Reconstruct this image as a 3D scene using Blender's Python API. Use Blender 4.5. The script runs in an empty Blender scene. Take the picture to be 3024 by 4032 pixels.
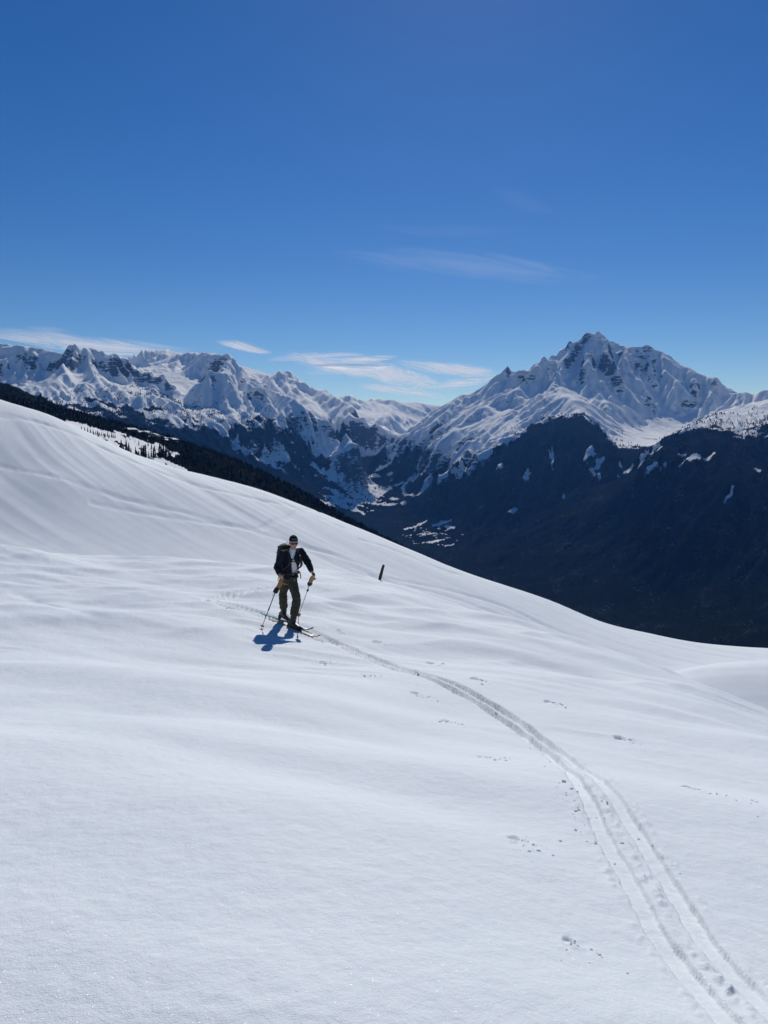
import bpy, bmesh, math, random
import numpy as np
from mathutils import Vector, Matrix, Quaternion

rng = np.random.default_rng(7)
random.seed(7)
R_ = math.radians
scene = bpy.context.scene
COL = scene.collection

# ------------------------------------------------------------------ camera
FPX, CX, CY = 769.0, 384.0, 512.0          # focal length in pixels of a 768 x 1024 frame
PITCH = R_(4.76)
cam_d = bpy.data.cameras.new("camera")
cam_d.sensor_fit = 'VERTICAL'
cam_d.sensor_height = 34.6
cam_d.lens = 34.6 * FPX / 1024.0
cam_d.clip_start = 0.05
cam_d.clip_end = 400000.0
cam = bpy.data.objects.new("camera", cam_d)
COL.objects.link(cam)
cam.location = (0, 0, 0)
cam.rotation_euler = (math.pi / 2 - PITCH, 0, 0)
scene.camera = cam

# ------------------------------------------------------------------ sky and sun
SUN_EL, SUN_AZ = R_(38.0), R_(6.5)         # azimuth measured from +Y towards +X
world = bpy.data.worlds.new("World")
scene.world = world
world.use_nodes = True
wn = world.node_tree
wn.nodes.clear()
sky = wn.nodes.new('ShaderNodeTexSky')
sky.sky_type = 'NISHITA'
sky.sun_disc = False
sky.sun_elevation = SUN_EL
sky.sun_rotation = SUN_AZ
sky.altitude = 2100
sky.air_density = 1.0
sky.dust_density = 0.2
sky.ozone_density = 2.4
bg = wn.nodes.new('ShaderNodeBackground')
bg.inputs['Strength'].default_value = 0.071
wo = wn.nodes.new('ShaderNodeOutputWorld')
hs = wn.nodes.new('ShaderNodeHueSaturation')
hs.inputs['Saturation'].default_value = 1.36
hs.inputs['Hue'].default_value = 0.511
wn.links.new(sky.outputs[0], hs.inputs['Color'])
wn.links.new(hs.outputs[0], bg.inputs['Color'])
wn.links.new(bg.outputs[0], wo.inputs['Surface'])

sun_d = bpy.data.lights.new("sun", 'SUN')
sun_d.energy = 3.45
sun_d.angle = R_(0.53)
sun_d.color = (1.0, 0.97, 0.93)
sun = bpy.data.objects.new("sun", sun_d)
COL.objects.link(sun)
to_sun = Vector((math.cos(SUN_EL) * math.sin(SUN_AZ), math.cos(SUN_EL) * math.cos(SUN_AZ), math.sin(SUN_EL)))
sun.rotation_euler = (-to_sun).to_track_quat('-Z', 'Y').to_euler()
sun.location = to_sun * 200

vs = scene.view_settings
vs.view_transform = 'Standard'
vs.look = 'None'
vs.gamma = 1.0
vs.exposure = -0.08
vs.use_curve_mapping = False
scene.cycles.use_denoising = True
scene.cycles.max_bounces = 6
scene.cycles.diffuse_bounces = 3
scene.cycles.transparent_max_bounces = 24
scene.cycles.volume_bounces = 0

# ------------------------------------------------------------------ helpers
def P(px, py, R):
    """a picture point at horizontal range R, as a place in metres (camera eye = origin)"""
    u, v = (px - CX) / FPX, (CY - py) / FPX
    d = np.array([u, math.cos(PITCH) + v * math.sin(PITCH), -math.sin(PITCH) + v * math.cos(PITCH)])
    return d * (R / math.hypot(d[0], d[1]))

def tag(o, label=None, cat=None, group=None, kind=None):
    if label: o['label'] = label
    if cat: o['category'] = cat
    if group: o['group'] = group
    if kind: o['kind'] = kind
    return o

def link(name, me, mat=None, parent=None, loc=None):
    o = bpy.data.objects.new(name, me)
    COL.objects.link(o)
    if mat is not None:
        me.materials.append(mat)
    if parent is not None:
        o.parent = parent
    if loc is not None:
        o.location = loc
    return o

def empty(name, loc=(0, 0, 0), rz=0.0, parent=None):
    o = bpy.data.objects.new(name, None)
    COL.objects.link(o)
    o.location = loc
    o.rotation_euler = (0, 0, rz)
    o.empty_display_size = 0.2
    if parent is not None: o.parent = parent
    return o

def mesh_np(name, verts, faces, smooth=True):
    """mesh out of numpy arrays, faces (n,3) or (n,4)"""
    me = bpy.data.meshes.new(name)
    verts = np.asarray(verts, np.float32); faces = np.asarray(faces, np.int32)
    k = faces.shape[1]
    me.vertices.add(len(verts)); me.vertices.foreach_set('co', verts.ravel())
    me.loops.add(faces.size); me.loops.foreach_set('vertex_index', faces.ravel())
    me.polygons.add(len(faces))
    me.polygons.foreach_set('loop_start', np.arange(0, faces.size, k, dtype=np.int32))
    me.polygons.foreach_set('loop_total', np.full(len(faces), k, np.int32))
    me.polygons.foreach_set('use_smooth', np.full(len(faces), smooth, bool))
    me.update(calc_edges=True)
    return me

def attr(me, name, vals):
    a = me.attributes.new(name, 'FLOAT', 'POINT')
    a.data.foreach_set('value', np.asarray(vals, np.float32).ravel())

def grid_faces(nr, nc):
    i = np.arange(nr * nc).reshape(nr, nc)
    return np.stack([i[:-1, :-1], i[:-1, 1:], i[1:, 1:], i[1:, :-1]], -1).reshape(-1, 4)

_perm = np.random.default_rng(11).permutation(4096)
_perm = np.concatenate([_perm, _perm])
_ang = np.random.default_rng(12).uniform(0, 2 * np.pi, 4096)
_gx, _gy = np.cos(_ang), np.sin(_ang)
def perlin(x, y):
    xi = np.floor(x).astype(np.int64); yi = np.floor(y).astype(np.int64)
    xf = x - xi; yf = y - yi
    u = xf * xf * xf * (xf * (xf * 6 - 15) + 10); v = yf * yf * yf * (yf * (yf * 6 - 15) + 10)
    def g(ix, iy, fx, fy):
        h = _perm[_perm[ix & 4095] + (iy & 4095)]
        return _gx[h] * fx + _gy[h] * fy
    a = g(xi, yi, xf, yf); b = g(xi + 1, yi, xf - 1, yf)
    c = g(xi, yi + 1, xf, yf - 1); d = g(xi + 1, yi + 1, xf - 1, yf - 1)
    return (a + u * (b - a) + v * ((c + u * (d - c)) - (a + u * (b - a)))) * 1.5
def fbm(x, y, octv=4, gain=0.5, lac=2.03):
    s = np.zeros_like(x, dtype=float); a = 1.0
    for k in range(octv):
        s += a * perlin(x + 17.3 * k, y - 9.1 * k); x = x * lac; y = y * lac; a *= gain
    return s
def ridged(x, y, octv=5, gain=0.5, lac=2.07):
    s = np.zeros_like(x, dtype=float); a = 1.0; w = 1.0
    for k in range(octv):
        n = 1 - np.abs(perlin(x + 31.7 * k, y + 5.9 * k)) * 1.4
        n = n * n * w; s += a * n; w = np.clip(n * 1.4, 0, 1); x = x * lac; y = y * lac; a *= gain
    return s
def sstep(a, b, x):
    t = np.clip((x - a) / (b - a), 0, 1); return t * t * (3 - 2 * t)

class RBF:
    def __init__(self, pts, kind, smooth=0.0, scale=1.0):
        p = np.asarray(pts, float); self.c = p[:, :2] / scale; self.k = kind; self.s = scale
        n = len(p); K = self.phi(np.linalg.norm(self.c[:, None] - self.c[None], axis=-1))
        K += np.eye(n) * smooth
        Q = np.c_[np.ones(n), self.c]
        A = np.block([[K, Q], [Q.T, np.zeros((3, 3))]])
        self.w = np.linalg.solve(A, np.r_[p[:, 2], 0, 0, 0])
    def phi(self, r):
        if self.k == 'tps':
            return np.where(r > 1e-9, r * r * np.log(np.maximum(r, 1e-9)), 0.0)
        return -r
    def __call__(self, x, y):
        x = np.asarray(x, float); y = np.asarray(y, float); sh = x.shape
        X = np.c_[x.ravel(), y.ravel()] / self.s
        out = np.empty(len(X))
        n = len(self.c)
        for i in range(0, len(X), 40000):
            q = X[i:i + 40000]
            r = np.sqrt((q[:, 0:1] - self.c[None, :, 0]) ** 2 + (q[:, 1:2] - self.c[None, :, 1]) ** 2)
            out[i:i + 40000] = self.phi(r) @ self.w[:n] + self.w[n] + q @ self.w[n + 1:]
        return out.reshape(sh)

def raycast(fn, px, py, r0, r1, n=1500):
    """where the sight line through a picture point meets a height field"""
    d = P(px, py, 1.0)
    r = np.geomspace(r0, r1, n)
    z = fn(d[0] * r, d[1] * r)
    hit = np.nonzero(z > d[2] * r)[0]
    rr = r[hit[0]] if len(hit) else r1
    return np.array([d[0] * rr, d[1] * rr, fn(np.array([d[0] * rr]), np.array([d[1] * rr]))[0]])

def resample(pl, step):
    pl = np.asarray(pl, float)
    seg = np.linalg.norm(np.diff(pl, axis=0), axis=1); s = np.r_[0, np.cumsum(seg)]
    n = max(2, int(s[-1] / step) + 1); t = np.linspace(0, s[-1], n)
    return np.stack([np.interp(t, s, pl[:, k]) for k in range(pl.shape[1])], 1)
def smooth_pl(pl, it=3):
    pl = np.asarray(pl, float)
    for _ in range(it):                      # chaikin
        a = pl[:-1] * .75 + pl[1:] * .25; b = pl[:-1] * .25 + pl[1:] * .75
        pl = np.r_[pl[:1], np.stack([a, b], 1).reshape(-1, pl.shape[1]), pl[-1:]]
    return pl
def dist_pl(x, y, pl):
    """distance to a polyline, signed offset (right +) and arc length"""
    best = np.full(x.shape, 1e9); off = np.zeros(x.shape); arc = np.zeros(x.shape); s0 = 0.0
    for a, b in zip(pl[:-1], pl[1:]):
        d = b[:2] - a[:2]; L = np.hypot(*d)
        if L < 1e-9: continue
        u = d / L
        t = (x - a[0]) * u[0] + (y - a[1]) * u[1]; tc = np.clip(t, 0, L)
        ex = x - a[0] - tc * u[0]; ey = y - a[1] - tc * u[1]
        dd = np.hypot(ex, ey); m = dd < best
        best = np.where(m, dd, best); off = np.where(m, (x - a[0]) * u[1] - (y - a[1]) * u[0], off); arc = np.where(m, s0 + tc, arc)
        s0 += L
    return best, off, arc

# ------------------------------------------------------------------ materials
def new_mat(name):
    m = bpy.data.materials.new(name); m.use_nodes = True
    nt = m.node_tree; b = nt.nodes['Principled BSDF']
    return m, nt, b
def N(nt, typ, **kw):
    n = nt.nodes.new(typ)
    for k, v in kw.items():
        if hasattr(n, k) and not k.startswith('i_'): setattr(n, k, v)
    return n
def math_n(nt, op, a, b=None, clamp=False):
    n = nt.nodes.new('ShaderNodeMath'); n.operation = op; n.use_clamp = clamp
    for i, v in enumerate((a, b)):
        if v is None: continue
        if isinstance(v, (int, float)): n.inputs[i].default_value = v
        else: nt.links.new(v, n.inputs[i])
    return n.outputs[0]
def noise_n(nt, scale, detail=4, rough=0.5, vec=None, dist=0.0):
    n = nt.nodes.new('ShaderNodeTexNoise'); n.inputs['Scale'].default_value = scale
    n.inputs['Detail'].default_value = detail; n.inputs['Roughness'].default_value = rough; n.inputs['Distortion'].default_value = dist
    if vec is not None: nt.links.new(vec, n.inputs['Vector'])
    return n
def ramp_n(nt, fac, stops):
    n = nt.nodes.new('ShaderNodeValToRGB'); nt.links.new(fac, n.inputs[0])
    e = n.color_ramp.elements
    while len(e) < len(stops): e.new(0.5)
    for el, (p, c) in zip(e, stops):
        el.position = p; el.color = (*c, 1) if len(c) == 3 else c
    return n.outputs[0]
def map_n(nt, v, a, b, c=0.0, d=1.0):
    n = nt.nodes.new('ShaderNodeMapRange'); n.interpolation_type = 'SMOOTHSTEP'
    nt.links.new(v, n.inputs[0])
    for i, q in enumerate((a, b, c, d)): n.inputs[i + 1].default_value = q
    return n.outputs[0]
def mix_n(nt, fac, a, b):
    n = nt.nodes.new('ShaderNodeMix'); n.data_type = 'RGBA'
    if isinstance(fac, (int, float)): n.inputs[0].default_value = fac
    else: nt.links.new(fac, n.inputs[0])
    for i, v in ((6, a), (7, b)):
        if isinstance(v, tuple): n.inputs[i].default_value = (*v, 1)
        else: nt.links.new(v, n.inputs[i])
    return n.outputs[2]
def geo_pos(nt):
    return nt.nodes.new('ShaderNodeNewGeometry').outputs['Position']
def bump_n(nt, h, strength, dist, normal=None):
    n = nt.nodes.new('ShaderNodeBump'); n.inputs['Strength'].default_value = strength; n.inputs['Distance'].default_value = dist
    nt.links.new(h, n.inputs['Height'])
    if normal is not None: nt.links.new(normal, n.inputs['Normal'])
    return n.outputs[0]

SNOW = (0.76, 0.82, 0.86)

def mat_snow(name, grain=True):
    m, nt, b = new_mat(name)
    pos = geo_pos(nt)
    n1 = noise_n(nt, 0.9, 5, 0.55, pos)
    b.inputs['Base Color'].default_value = (*SNOW, 1)
    col = mix_n(nt, map_n(nt, n1.outputs[0], 0.3, 0.7), (0.735, 0.788, 0.812), (0.775, 0.824, 0.845))
    nt.links.new(col, b.inputs['Base Color'])
    b.inputs['Roughness'].default_value = 0.75
    b.inputs['Specular IOR Level'].default_value = 0.15
    fine = noise_n(nt, 160.0, 3, 0.6, pos)
    mid = noise_n(nt, 14.0, 5, 0.6, pos)
    nrm = bump_n(nt, mid.outputs[0], 0.35, 0.03)
    nrm = bump_n(nt, fine.outputs[0], 0.5, 0.005, nrm)
    nt.links.new(nrm, b.inputs['Normal'])
    if grain:
        # loose surface crystals: facets with their own tilt that mirror the sun
        out = nt.nodes['Material Output']
        gl = nt.nodes.new('ShaderNodeBsdfGlossy'); gl.inputs['Roughness'].default_value = 0.28
        gl.inputs['Color'].default_value = (0.9, 0.95, 1, 1)
        vo = nt.nodes.new('ShaderNodeTexVoronoi'); vo.inputs['Scale'].default_value = 340.0
        nt.links.new(pos, vo.inputs['Vector'])
        sub = nt.nodes.new('ShaderNodeVectorMath'); sub.operation = 'SUBTRACT'; sub.inputs[1].default_value = (.5, .5, .5)
        nt.links.new(vo.outputs['Color'], sub.inputs[0])
        sc = nt.nodes.new('ShaderNodeVectorMath'); sc.operation = 'SCALE'; sc.inputs['Scale'].default_value = 2.6
        nt.links.new(sub.outputs[0], sc.inputs[0])
        gn = nt.nodes.new('ShaderNodeNewGeometry')
        ad = nt.nodes.new('ShaderNodeVectorMath'); ad.operation = 'ADD'
        nt.links.new(sc.outputs[0], ad.inputs[0]); nt.links.new(gn.outputs['Normal'], ad.inputs[1])
        no = nt.nodes.new('ShaderNodeVectorMath'); no.operation = 'NORMALIZE'
        nt.links.new(ad.outputs[0], no.inputs[0]); nt.links.new(no.outputs[0], gl.inputs['Normal'])
        dot = map_n(nt, vo.outputs['Distance'], 0.35, 0.25)      # a crystal fills only the middle of its cell
        mx = nt.nodes.new('ShaderNodeMixShader')
        nt.links.new(math_n(nt, 'MULTIPLY', dot, 0.075), mx.inputs[0])
        nt.links.new(b.outputs[0], mx.inputs[1]); nt.links.new(gl.outputs[0], mx.inputs[2])
        nt.links.new(mx.outputs[0], out.inputs['Surface'])
    return m

def mat_mountain():
    m, nt, b = new_mat("mountain_surface")
    pos = geo_pos(nt)
    def at(n):
        a = nt.nodes.new('ShaderNodeAttribute'); a.attribute_name = n; return a.outputs['Fac']
    nA = noise_n(nt, 1 / 55.0, 8, 0.75, pos); nB = noise_n(nt, 1 / 160.0, 5, 0.6, pos)
    snow = mix_n(nt, nB.outputs[0], (0.88, 0.90, 0.91), (0.94, 0.95, 0.95))
    rock = mix_n(nt, nA.outputs[0], (0.05, 0.052, 0.06), (0.17, 0.165, 0.165))
    mp = nt.nodes.new('ShaderNodeMapping'); mp.inputs['Scale'].default_value = (0.35, 0.35, 1.6); nt.links.new(pos, mp.inputs['Vector'])
    nS = noise_n(nt, 1 / 38.0, 7, 0.7, mp.outputs[0], 0.4)                       # ledges
    rk = math_n(nt, 'ADD', at('rock'), math_n(nt, 'MULTIPLY', math_n(nt, 'SUBTRACT', nS.outputs[0], 0.5), 1.7))
    rk = math_n(nt, 'ADD', rk, math_n(nt, 'MULTIPLY', math_n(nt, 'SUBTRACT', nA.outputs[0], 0.5), 0.9))
    c = mix_n(nt, map_n(nt, rk, 0.50, 0.60), snow, rock)
    nC = noise_n(nt, 1 / 16.0, 6, 0.7, pos)
    wood = mix_n(nt, nA.outputs[0], (0.003, 0.005, 0.006), (0.011, 0.015, 0.014))  # woods darkened in the colour itself, standing in for the backlit trees' self-shadowing
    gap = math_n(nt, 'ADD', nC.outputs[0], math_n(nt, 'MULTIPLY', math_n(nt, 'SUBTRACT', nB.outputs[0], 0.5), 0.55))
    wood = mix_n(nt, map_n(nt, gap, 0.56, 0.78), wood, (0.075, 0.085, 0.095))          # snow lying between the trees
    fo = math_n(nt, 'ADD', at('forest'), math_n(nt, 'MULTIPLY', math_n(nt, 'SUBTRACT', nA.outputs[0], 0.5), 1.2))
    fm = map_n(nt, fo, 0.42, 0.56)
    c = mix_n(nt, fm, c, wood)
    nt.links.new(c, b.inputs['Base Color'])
    b.inputs['Roughness'].default_value = 0.9
    b.inputs['Specular IOR Level'].default_value = 0.0
    h = noise_n(nt, 1 / 34.0, 6, 0.65, pos)
    nt.links.new(bump_n(nt, h.outputs[0], 0.8, 9.0), b.inputs['Normal'])
    return m

def mat_plain(name, col, rough=0.8, var=0.25, scale=20.0, spec=0.3, bump=0.0, metal=0.0):
    m, nt, b = new_mat(name)
    tc = nt.nodes.new('ShaderNodeTexCoord')
    n = noise_n(nt, scale, 4, 0.6, tc.outputs['Object'])
    lo = tuple(x * (1 - var) for x in col); hi = tuple(min(1, x * (1 + var)) for x in col)
    nt.links.new(mix_n(nt, map_n(nt, n.outputs[0], 0.3, 0.7), lo, hi), b.inputs['Base Color'])
    b.inputs['Roughness'].default_value = rough
    b.inputs['Specular IOR Level'].default_value = spec
    b.inputs['Metallic'].default_value = metal
    if bump:
        nt.links.new(bump_n(nt, n.outputs[0], 0.6, bump), b.inputs['Normal'])
    return m

M_snow = mat_snow("snow_surface")
M_mount = mat_mountain()

# ------------------------------------------------------------------ the mountains and the valley
# ridges and valley lines: picture point and distance in km of places on them
K = 1000.0
_ra = np.array([0, 2.9, 3.5, 5, 6, 7, 8, 9, 10, 11, 12.3, 16, 21, 30]); _rb = np.array([0, 2.9, 4.5, 6.4, 7.6, 8.5, 9.2, 9.85, 10.4, 11, 12, 14.3, 16.4, 18.2])
def KM(r): return float(np.interp(r, _ra, _rb)) * K
RIDGES = [
    # left range
    [(-60, 352, 11), (0, 346, 11), (14, 341, 11), (23, 350, 10.9), (46, 346, 10.7), (62, 352, 10.4), (81, 347, 10), (100, 354, 10), (125, 364, 9.9), (150, 373, 9.7), (180, 384, 9.3), (200, 392, 8.9)],
    [(81, 347, 10), (63, 359, 9.3), (50, 374, 8.7), (34, 386, 8.2), (12, 396, 7.7)],
    [(100, 354, 10), (102, 372, 9.1), (112, 388, 8.4), (135, 402, 7.8), (160, 412, 7.4)],
    [(150, 373, 9.7), (158, 392, 8.6), (178, 405, 8.0), (205, 416, 7.5)],
    [(92, 345, 15.5), (104, 352, 15.5), (130, 352.5, 15.5), (145, 353, 15.5), (162, 347.5, 15.5), (180, 350, 15)],
    [(165, 370, 12.3), (185, 349, 12.3), (201, 356, 12), (209, 352, 11.6), (216, 355, 11.2), (223, 352.5, 10.8), (232, 362, 10.3), (250, 375, 9.9), (280, 391, 9.2), (310, 411, 8.6), (340, 429, 8.0), (358, 442, 7.6)],
    [(223, 352.5, 10.8), (216, 368, 9.8), (213, 376, 9.3), (225, 395, 8.5), (238, 410, 8.0)],
    [(185, 349, 12.3), (176, 362, 11.3), (168, 372, 10.7)],
    [(250, 375, 9.9), (252, 392, 8.9), (262, 410, 8.2), (280, 430, 7.5)],
    [(238, 364, 16), (254, 369, 16), (268, 372, 15.5), (281, 378, 15), (292, 374.5, 14), (306, 381, 13.6), (324, 389, 13), (345, 400, 12.3), (362, 410, 11.6), (374, 421, 11)],
    [(292, 374.5, 14), (294, 390, 12.8), (304, 405, 12.0), (318, 420, 11.0)],
    [(324, 389, 13), (330, 405, 12), (344, 418, 11.2)],
    [(330, 392, 21), (352, 395, 21), (366, 399, 23), (380, 397, 24), (395, 401, 25), (412, 399, 26), (430, 404, 27), (446, 404, 27), (470, 405, 28)],
    [(366, 399, 23), (372, 412, 19), (378, 424, 17)], [(395, 401, 25), (392, 414, 20), (388, 428, 16)],
    # right peak
    [(384, 449, 8.6), (400, 433, 9.0), (420, 418, 9.4), (444, 402, 9.9), (460, 391, 10.1), (483, 387, 10.2), (493, 379, 10.2), (516, 365, 10.3), (532, 361, 10.4), (550, 359, 10.5), (567, 350, 10.7), (585, 335, 10.9), (596, 330, 11), (615, 339, 11), (625, 344, 11), (636, 346.5, 11), (648, 343, 10.9), (662, 348.5, 10.8), (676, 357, 10.6), (690, 369, 10.4), (706, 373, 10.2), (717, 381, 10), (734, 393, 9.8)],
    [(734, 393, 9.8), (745, 390, 9.3), (759, 385, 9), (775, 388, 9), (830, 378, 9), (900, 372, 9)],
    [(596, 330, 11), (585, 345, 10.6), (574, 357, 10.1), (563, 370, 9.6), (556, 380, 9.2), (566, 393, 8.4), (577, 402, 7.7), (583, 412, 7.1), (598, 432, 6.3), (622, 452, 5.7)],
    [(574, 357, 10.1), (590, 368, 9.6), (604, 385, 9.0), (618, 405, 8.3), (630, 425, 7.6)],
    [(615, 339, 11), (618, 358, 10.1), (630, 378, 9.4), (640, 398, 8.9)],
    [(648, 343, 10.9), (656, 362, 10.2), (672, 380, 9.7), (690, 398, 9.2)],
    [(550, 359, 10.5), (535, 372, 9.8), (514, 389, 9.1), (492, 402, 8.7), (468, 420, 8.2), (440, 442, 7.7)],
    [(556, 380, 9.2), (540, 391, 8.7), (520, 408, 8.1), (495, 428, 7.5), (466, 450, 6.9), (440, 474, 6.5)],
    [(493, 379, 10.2), (478, 394, 9.7), (455, 412, 9.2), (430, 430, 8.7)],
    [(577, 402, 7.7), (552, 420, 7.0), (530, 445, 6.3), (510, 475, 5.8)],
    [(830, 380, 6.9), (790, 392, 6.6), (757, 401, 6.3), (745, 403, 6.2), (726, 408, 6.0), (706, 416, 5.8), (692, 424, 5.6), (672, 440, 5.3), (655, 453, 5.0), (638, 466, 4.8)],
    [(745, 403, 6.2), (742, 425, 5.5), (735, 450, 4.9), (722, 480, 4.4)],
    # our own side of the valley
    [(-120, 330, 3.4), (-60, 355, 3.2), (0, 382, 3.0), (23, 392, 2.9), (69, 416, 2.7), (111, 434, 2.55), (135, 440, 2.45), (170, 448, 2.35), (232, 462, 2.2)],
    [(30, 418, 1.45), (67, 424, 1.5), (97, 431, 1.6), (130, 435, 1.68), (162, 443, 1.75), (200, 452, 1.8), (231, 461, 1.8), (265, 475, 1.85), (299, 492, 1.88), (325, 508, 1.88), (347, 524, 1.85), (382, 543, 1.8), (430, 568, 1.7), (480, 596, 1.6), (540, 624, 1.45), (620, 665, 1.25), (700, 700, 1.1), (800, 745, 1.0)],
]
VALLEYS = [
    [(430, 535, 5.9), (400, 522, 6.8), (372, 510, 7.8), (348, 498, 8.7), (358, 482, 10), (368, 468, 11.3), (382, 452, 14), (396, 438, 18)],
    [(430, 535, 5.9), (480, 568, 4.8), (540, 602, 4.1), (640, 650, 3.4), (768, 692, 3.0), (900, 730, 2.8), (1000, 760, 2.7)],
    [(-60, 420, 5.2), (40, 440, 5.0), (120, 462, 5.0), (200, 484, 5.1), (280, 508, 5.4), (360, 528, 5.8)],
    [(640, 424, 8.0), (650, 420, 8.6), (668, 416, 9.0), (690, 414, 8.8)],
    [(640, 424, 8.0), (636, 438, 7.2), (640, 450, 6.6), (630, 470, 5.9), (610, 505, 5.0), (585, 560, 4.4)],
    [(140, 386, 9.6), (170, 398, 9.0), (200, 408, 8.5)], [(205, 384, 10.6), (195, 396, 9.6)],
    [(270, 398, 12.3), (295, 420, 10.5), (320, 440, 9.6), (345, 455, 9.2)],
    [(60, 376, 9.6), (20, 388, 9.0)], [(545, 372, 9.9), (525, 392, 9.3), (500, 412, 8.7), (470, 435, 8.2)],
    [(720, 440, 7.4), (760, 420, 8.0)],
]
SLOPE = [(20, 418, 6.3), (70, 430, 6.0), (120, 442, 6.0), (170, 448, 6.2), (220, 458, 6.3), (250, 470, 6.6), (280, 480, 6.8), (310, 478, 7.2),
         (330, 465, 7.9), (350, 455, 8.6), (405, 470, 8.0), (420, 495, 6.9), (460, 500, 6.2), (480, 530, 5.3), (560, 520, 5.0), (560, 470, 5.7),
         (620, 560, 4.3), (700, 540, 4.1), (700, 600, 3.7), (768, 520, 4.2), (768, 600, 3.5), (768, 460, 4.9), (850, 560, 3.8), (900, 450, 5.4),
         (60, 450, 1.15), (100, 458, 1.22), (140, 466, 1.3), (180, 480, 1.4), (230, 500, 1.45), (300, 530, 1.45), (360, 565, 1.4), (430, 605, 1.3), (520, 650, 1.1)]
NEARZ = [(-700, 300, -30), (-300, 350, -45), (-100, 300, -50), (100, 350, -95), (300, 300, -120), (600, 350, -190), (-900, 700, 10), (-400, 700, -30), (0, 700, -130), (400, 700, -230), (900, 700, -330),
         (0, -1000, 200), (-1500, 0, 150), (1500, 0, -400)]
def dens(lines, step):
    out = []
    for l in lines:
        p = np.array([P(a, b, KM(r)) for a, b, r in l])
        rr = np.array([KM(r) / K for _, _, r in l])
        q = resample(p, step * K * (0.35 + 0.065 * rr.mean()))
        out.append(q)
    return np.concatenate(out)
cp = np.concatenate([dens(RIDGES, 0.28), dens(VALLEYS, 0.5), np.array([P(a, b, KM(r)) for a, b, r in SLOPE]), np.array(NEARZ, float)])
# drop the backs of the ranges behind the crests
backs = []
for l in (RIDGES[0][:6], RIDGES[4], RIDGES[14][5:], RIDGES[15], RIDGES[12]):
    for a, b, r in l[::2]:
        q = P(a, b, KM(r)); n = q / np.hypot(q[0], q[1])
        backs.append([q[0] + n[0] * 2600, q[1] + n[1] * 2600, q[2] - 1400])
cp = np.concatenate([cp, backs])
_, ui = np.unique(np.round(cp[:, :2] / 60.0), axis=0, return_index=True)
cp = cp[np.sort(ui)]
_rbf = RBF(cp, 'lin', smooth=0.0, scale=K)

def base_height(x, y):
    wx = 60 * fbm(x / 900, y / 900, 3); wy = 60 * fbm(x / 900 + 40, y / 900 - 17, 3)
    r = np.hypot(x, y)
    f = sstep(1800, 4500, r); ff = 0 * r
    h = _rbf(x + wx * f, y + wy * f)
    hi = sstep(-350, 700, h) * f
    h = h + hi * (60 + 60 * ff) * (ridged(x / 1900, y / 1900, 3, 0.42) - 1.1) + ff * 45 * (ridged(x / 620, y / 620, 4, 0.5) - 1.05)
    h = h + (1 - hi) * f * 35 * fbm(x / 700, y / 700, 3)
    return h
def gully(u, v, dx, dy):
    """stripes that run down the slope: waves along (dx,dy) gathered from jittered cells"""
    iu = np.floor(u).astype(np.int64); iv = np.floor(v).astype(np.int64); fu = u - iu; fv = v - iv
    c = np.zeros_like(u); sn = np.zeros_like(u); wt = np.zeros_like(u)
    for i in (-1, 0, 1, 2):
        for j in (-1, 0, 1, 2):
            h = _perm[_perm[(iu + i) & 4095] + ((iv + j) & 4095)]
            pu = fu - i - 0.5 * _gx[h] * 0.9; pv = fv - j - 0.5 * _gy[h] * 0.9
            w = np.exp(-2.2 * (pu * pu + pv * pv)); m = (pu * dx + pv * dy) * 2 * np.pi
            c += np.cos(m) * w; sn += np.sin(m) * w; wt += w
    return c / wt, -sn / wt
def carve(H, X, Y, cell):
    """branching spurs and gullies down the fall line, finer and finer"""
    gy, gx = np.gradient(H, cell)
    rug = (0.35 + 0.65 * sstep(250, 1150, H)) * (0.35 + 0.9 * sstep(-0.45, 0.45, fbm(X / 1700 + 60, Y / 1700, 2)))
    for wl, amp in ((1400., 130.), (620., 48.), (290., 24.), (140., 12.), (75., 6.)):
        st = np.hypot(gx, gy) + 1e-6
        k = np.minimum(st / 0.45, 1.15) / st
        dx, dy = -gy * k, gx * k
        c, s_ = gully(X / wl + wl, Y / wl - wl, dx, dy)
        a = amp * sstep(0.12, 0.55, st) * rug
        tri = 1 - 2 * np.abs(np.arctan2(s_, c)) / np.pi
        H = H + a * (0.2 * c + 0.8 * tri * np.minimum(1, 2.2 * np.hypot(c, s_)))
        gy, gx = np.gradient(H, cell)
    return H

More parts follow.
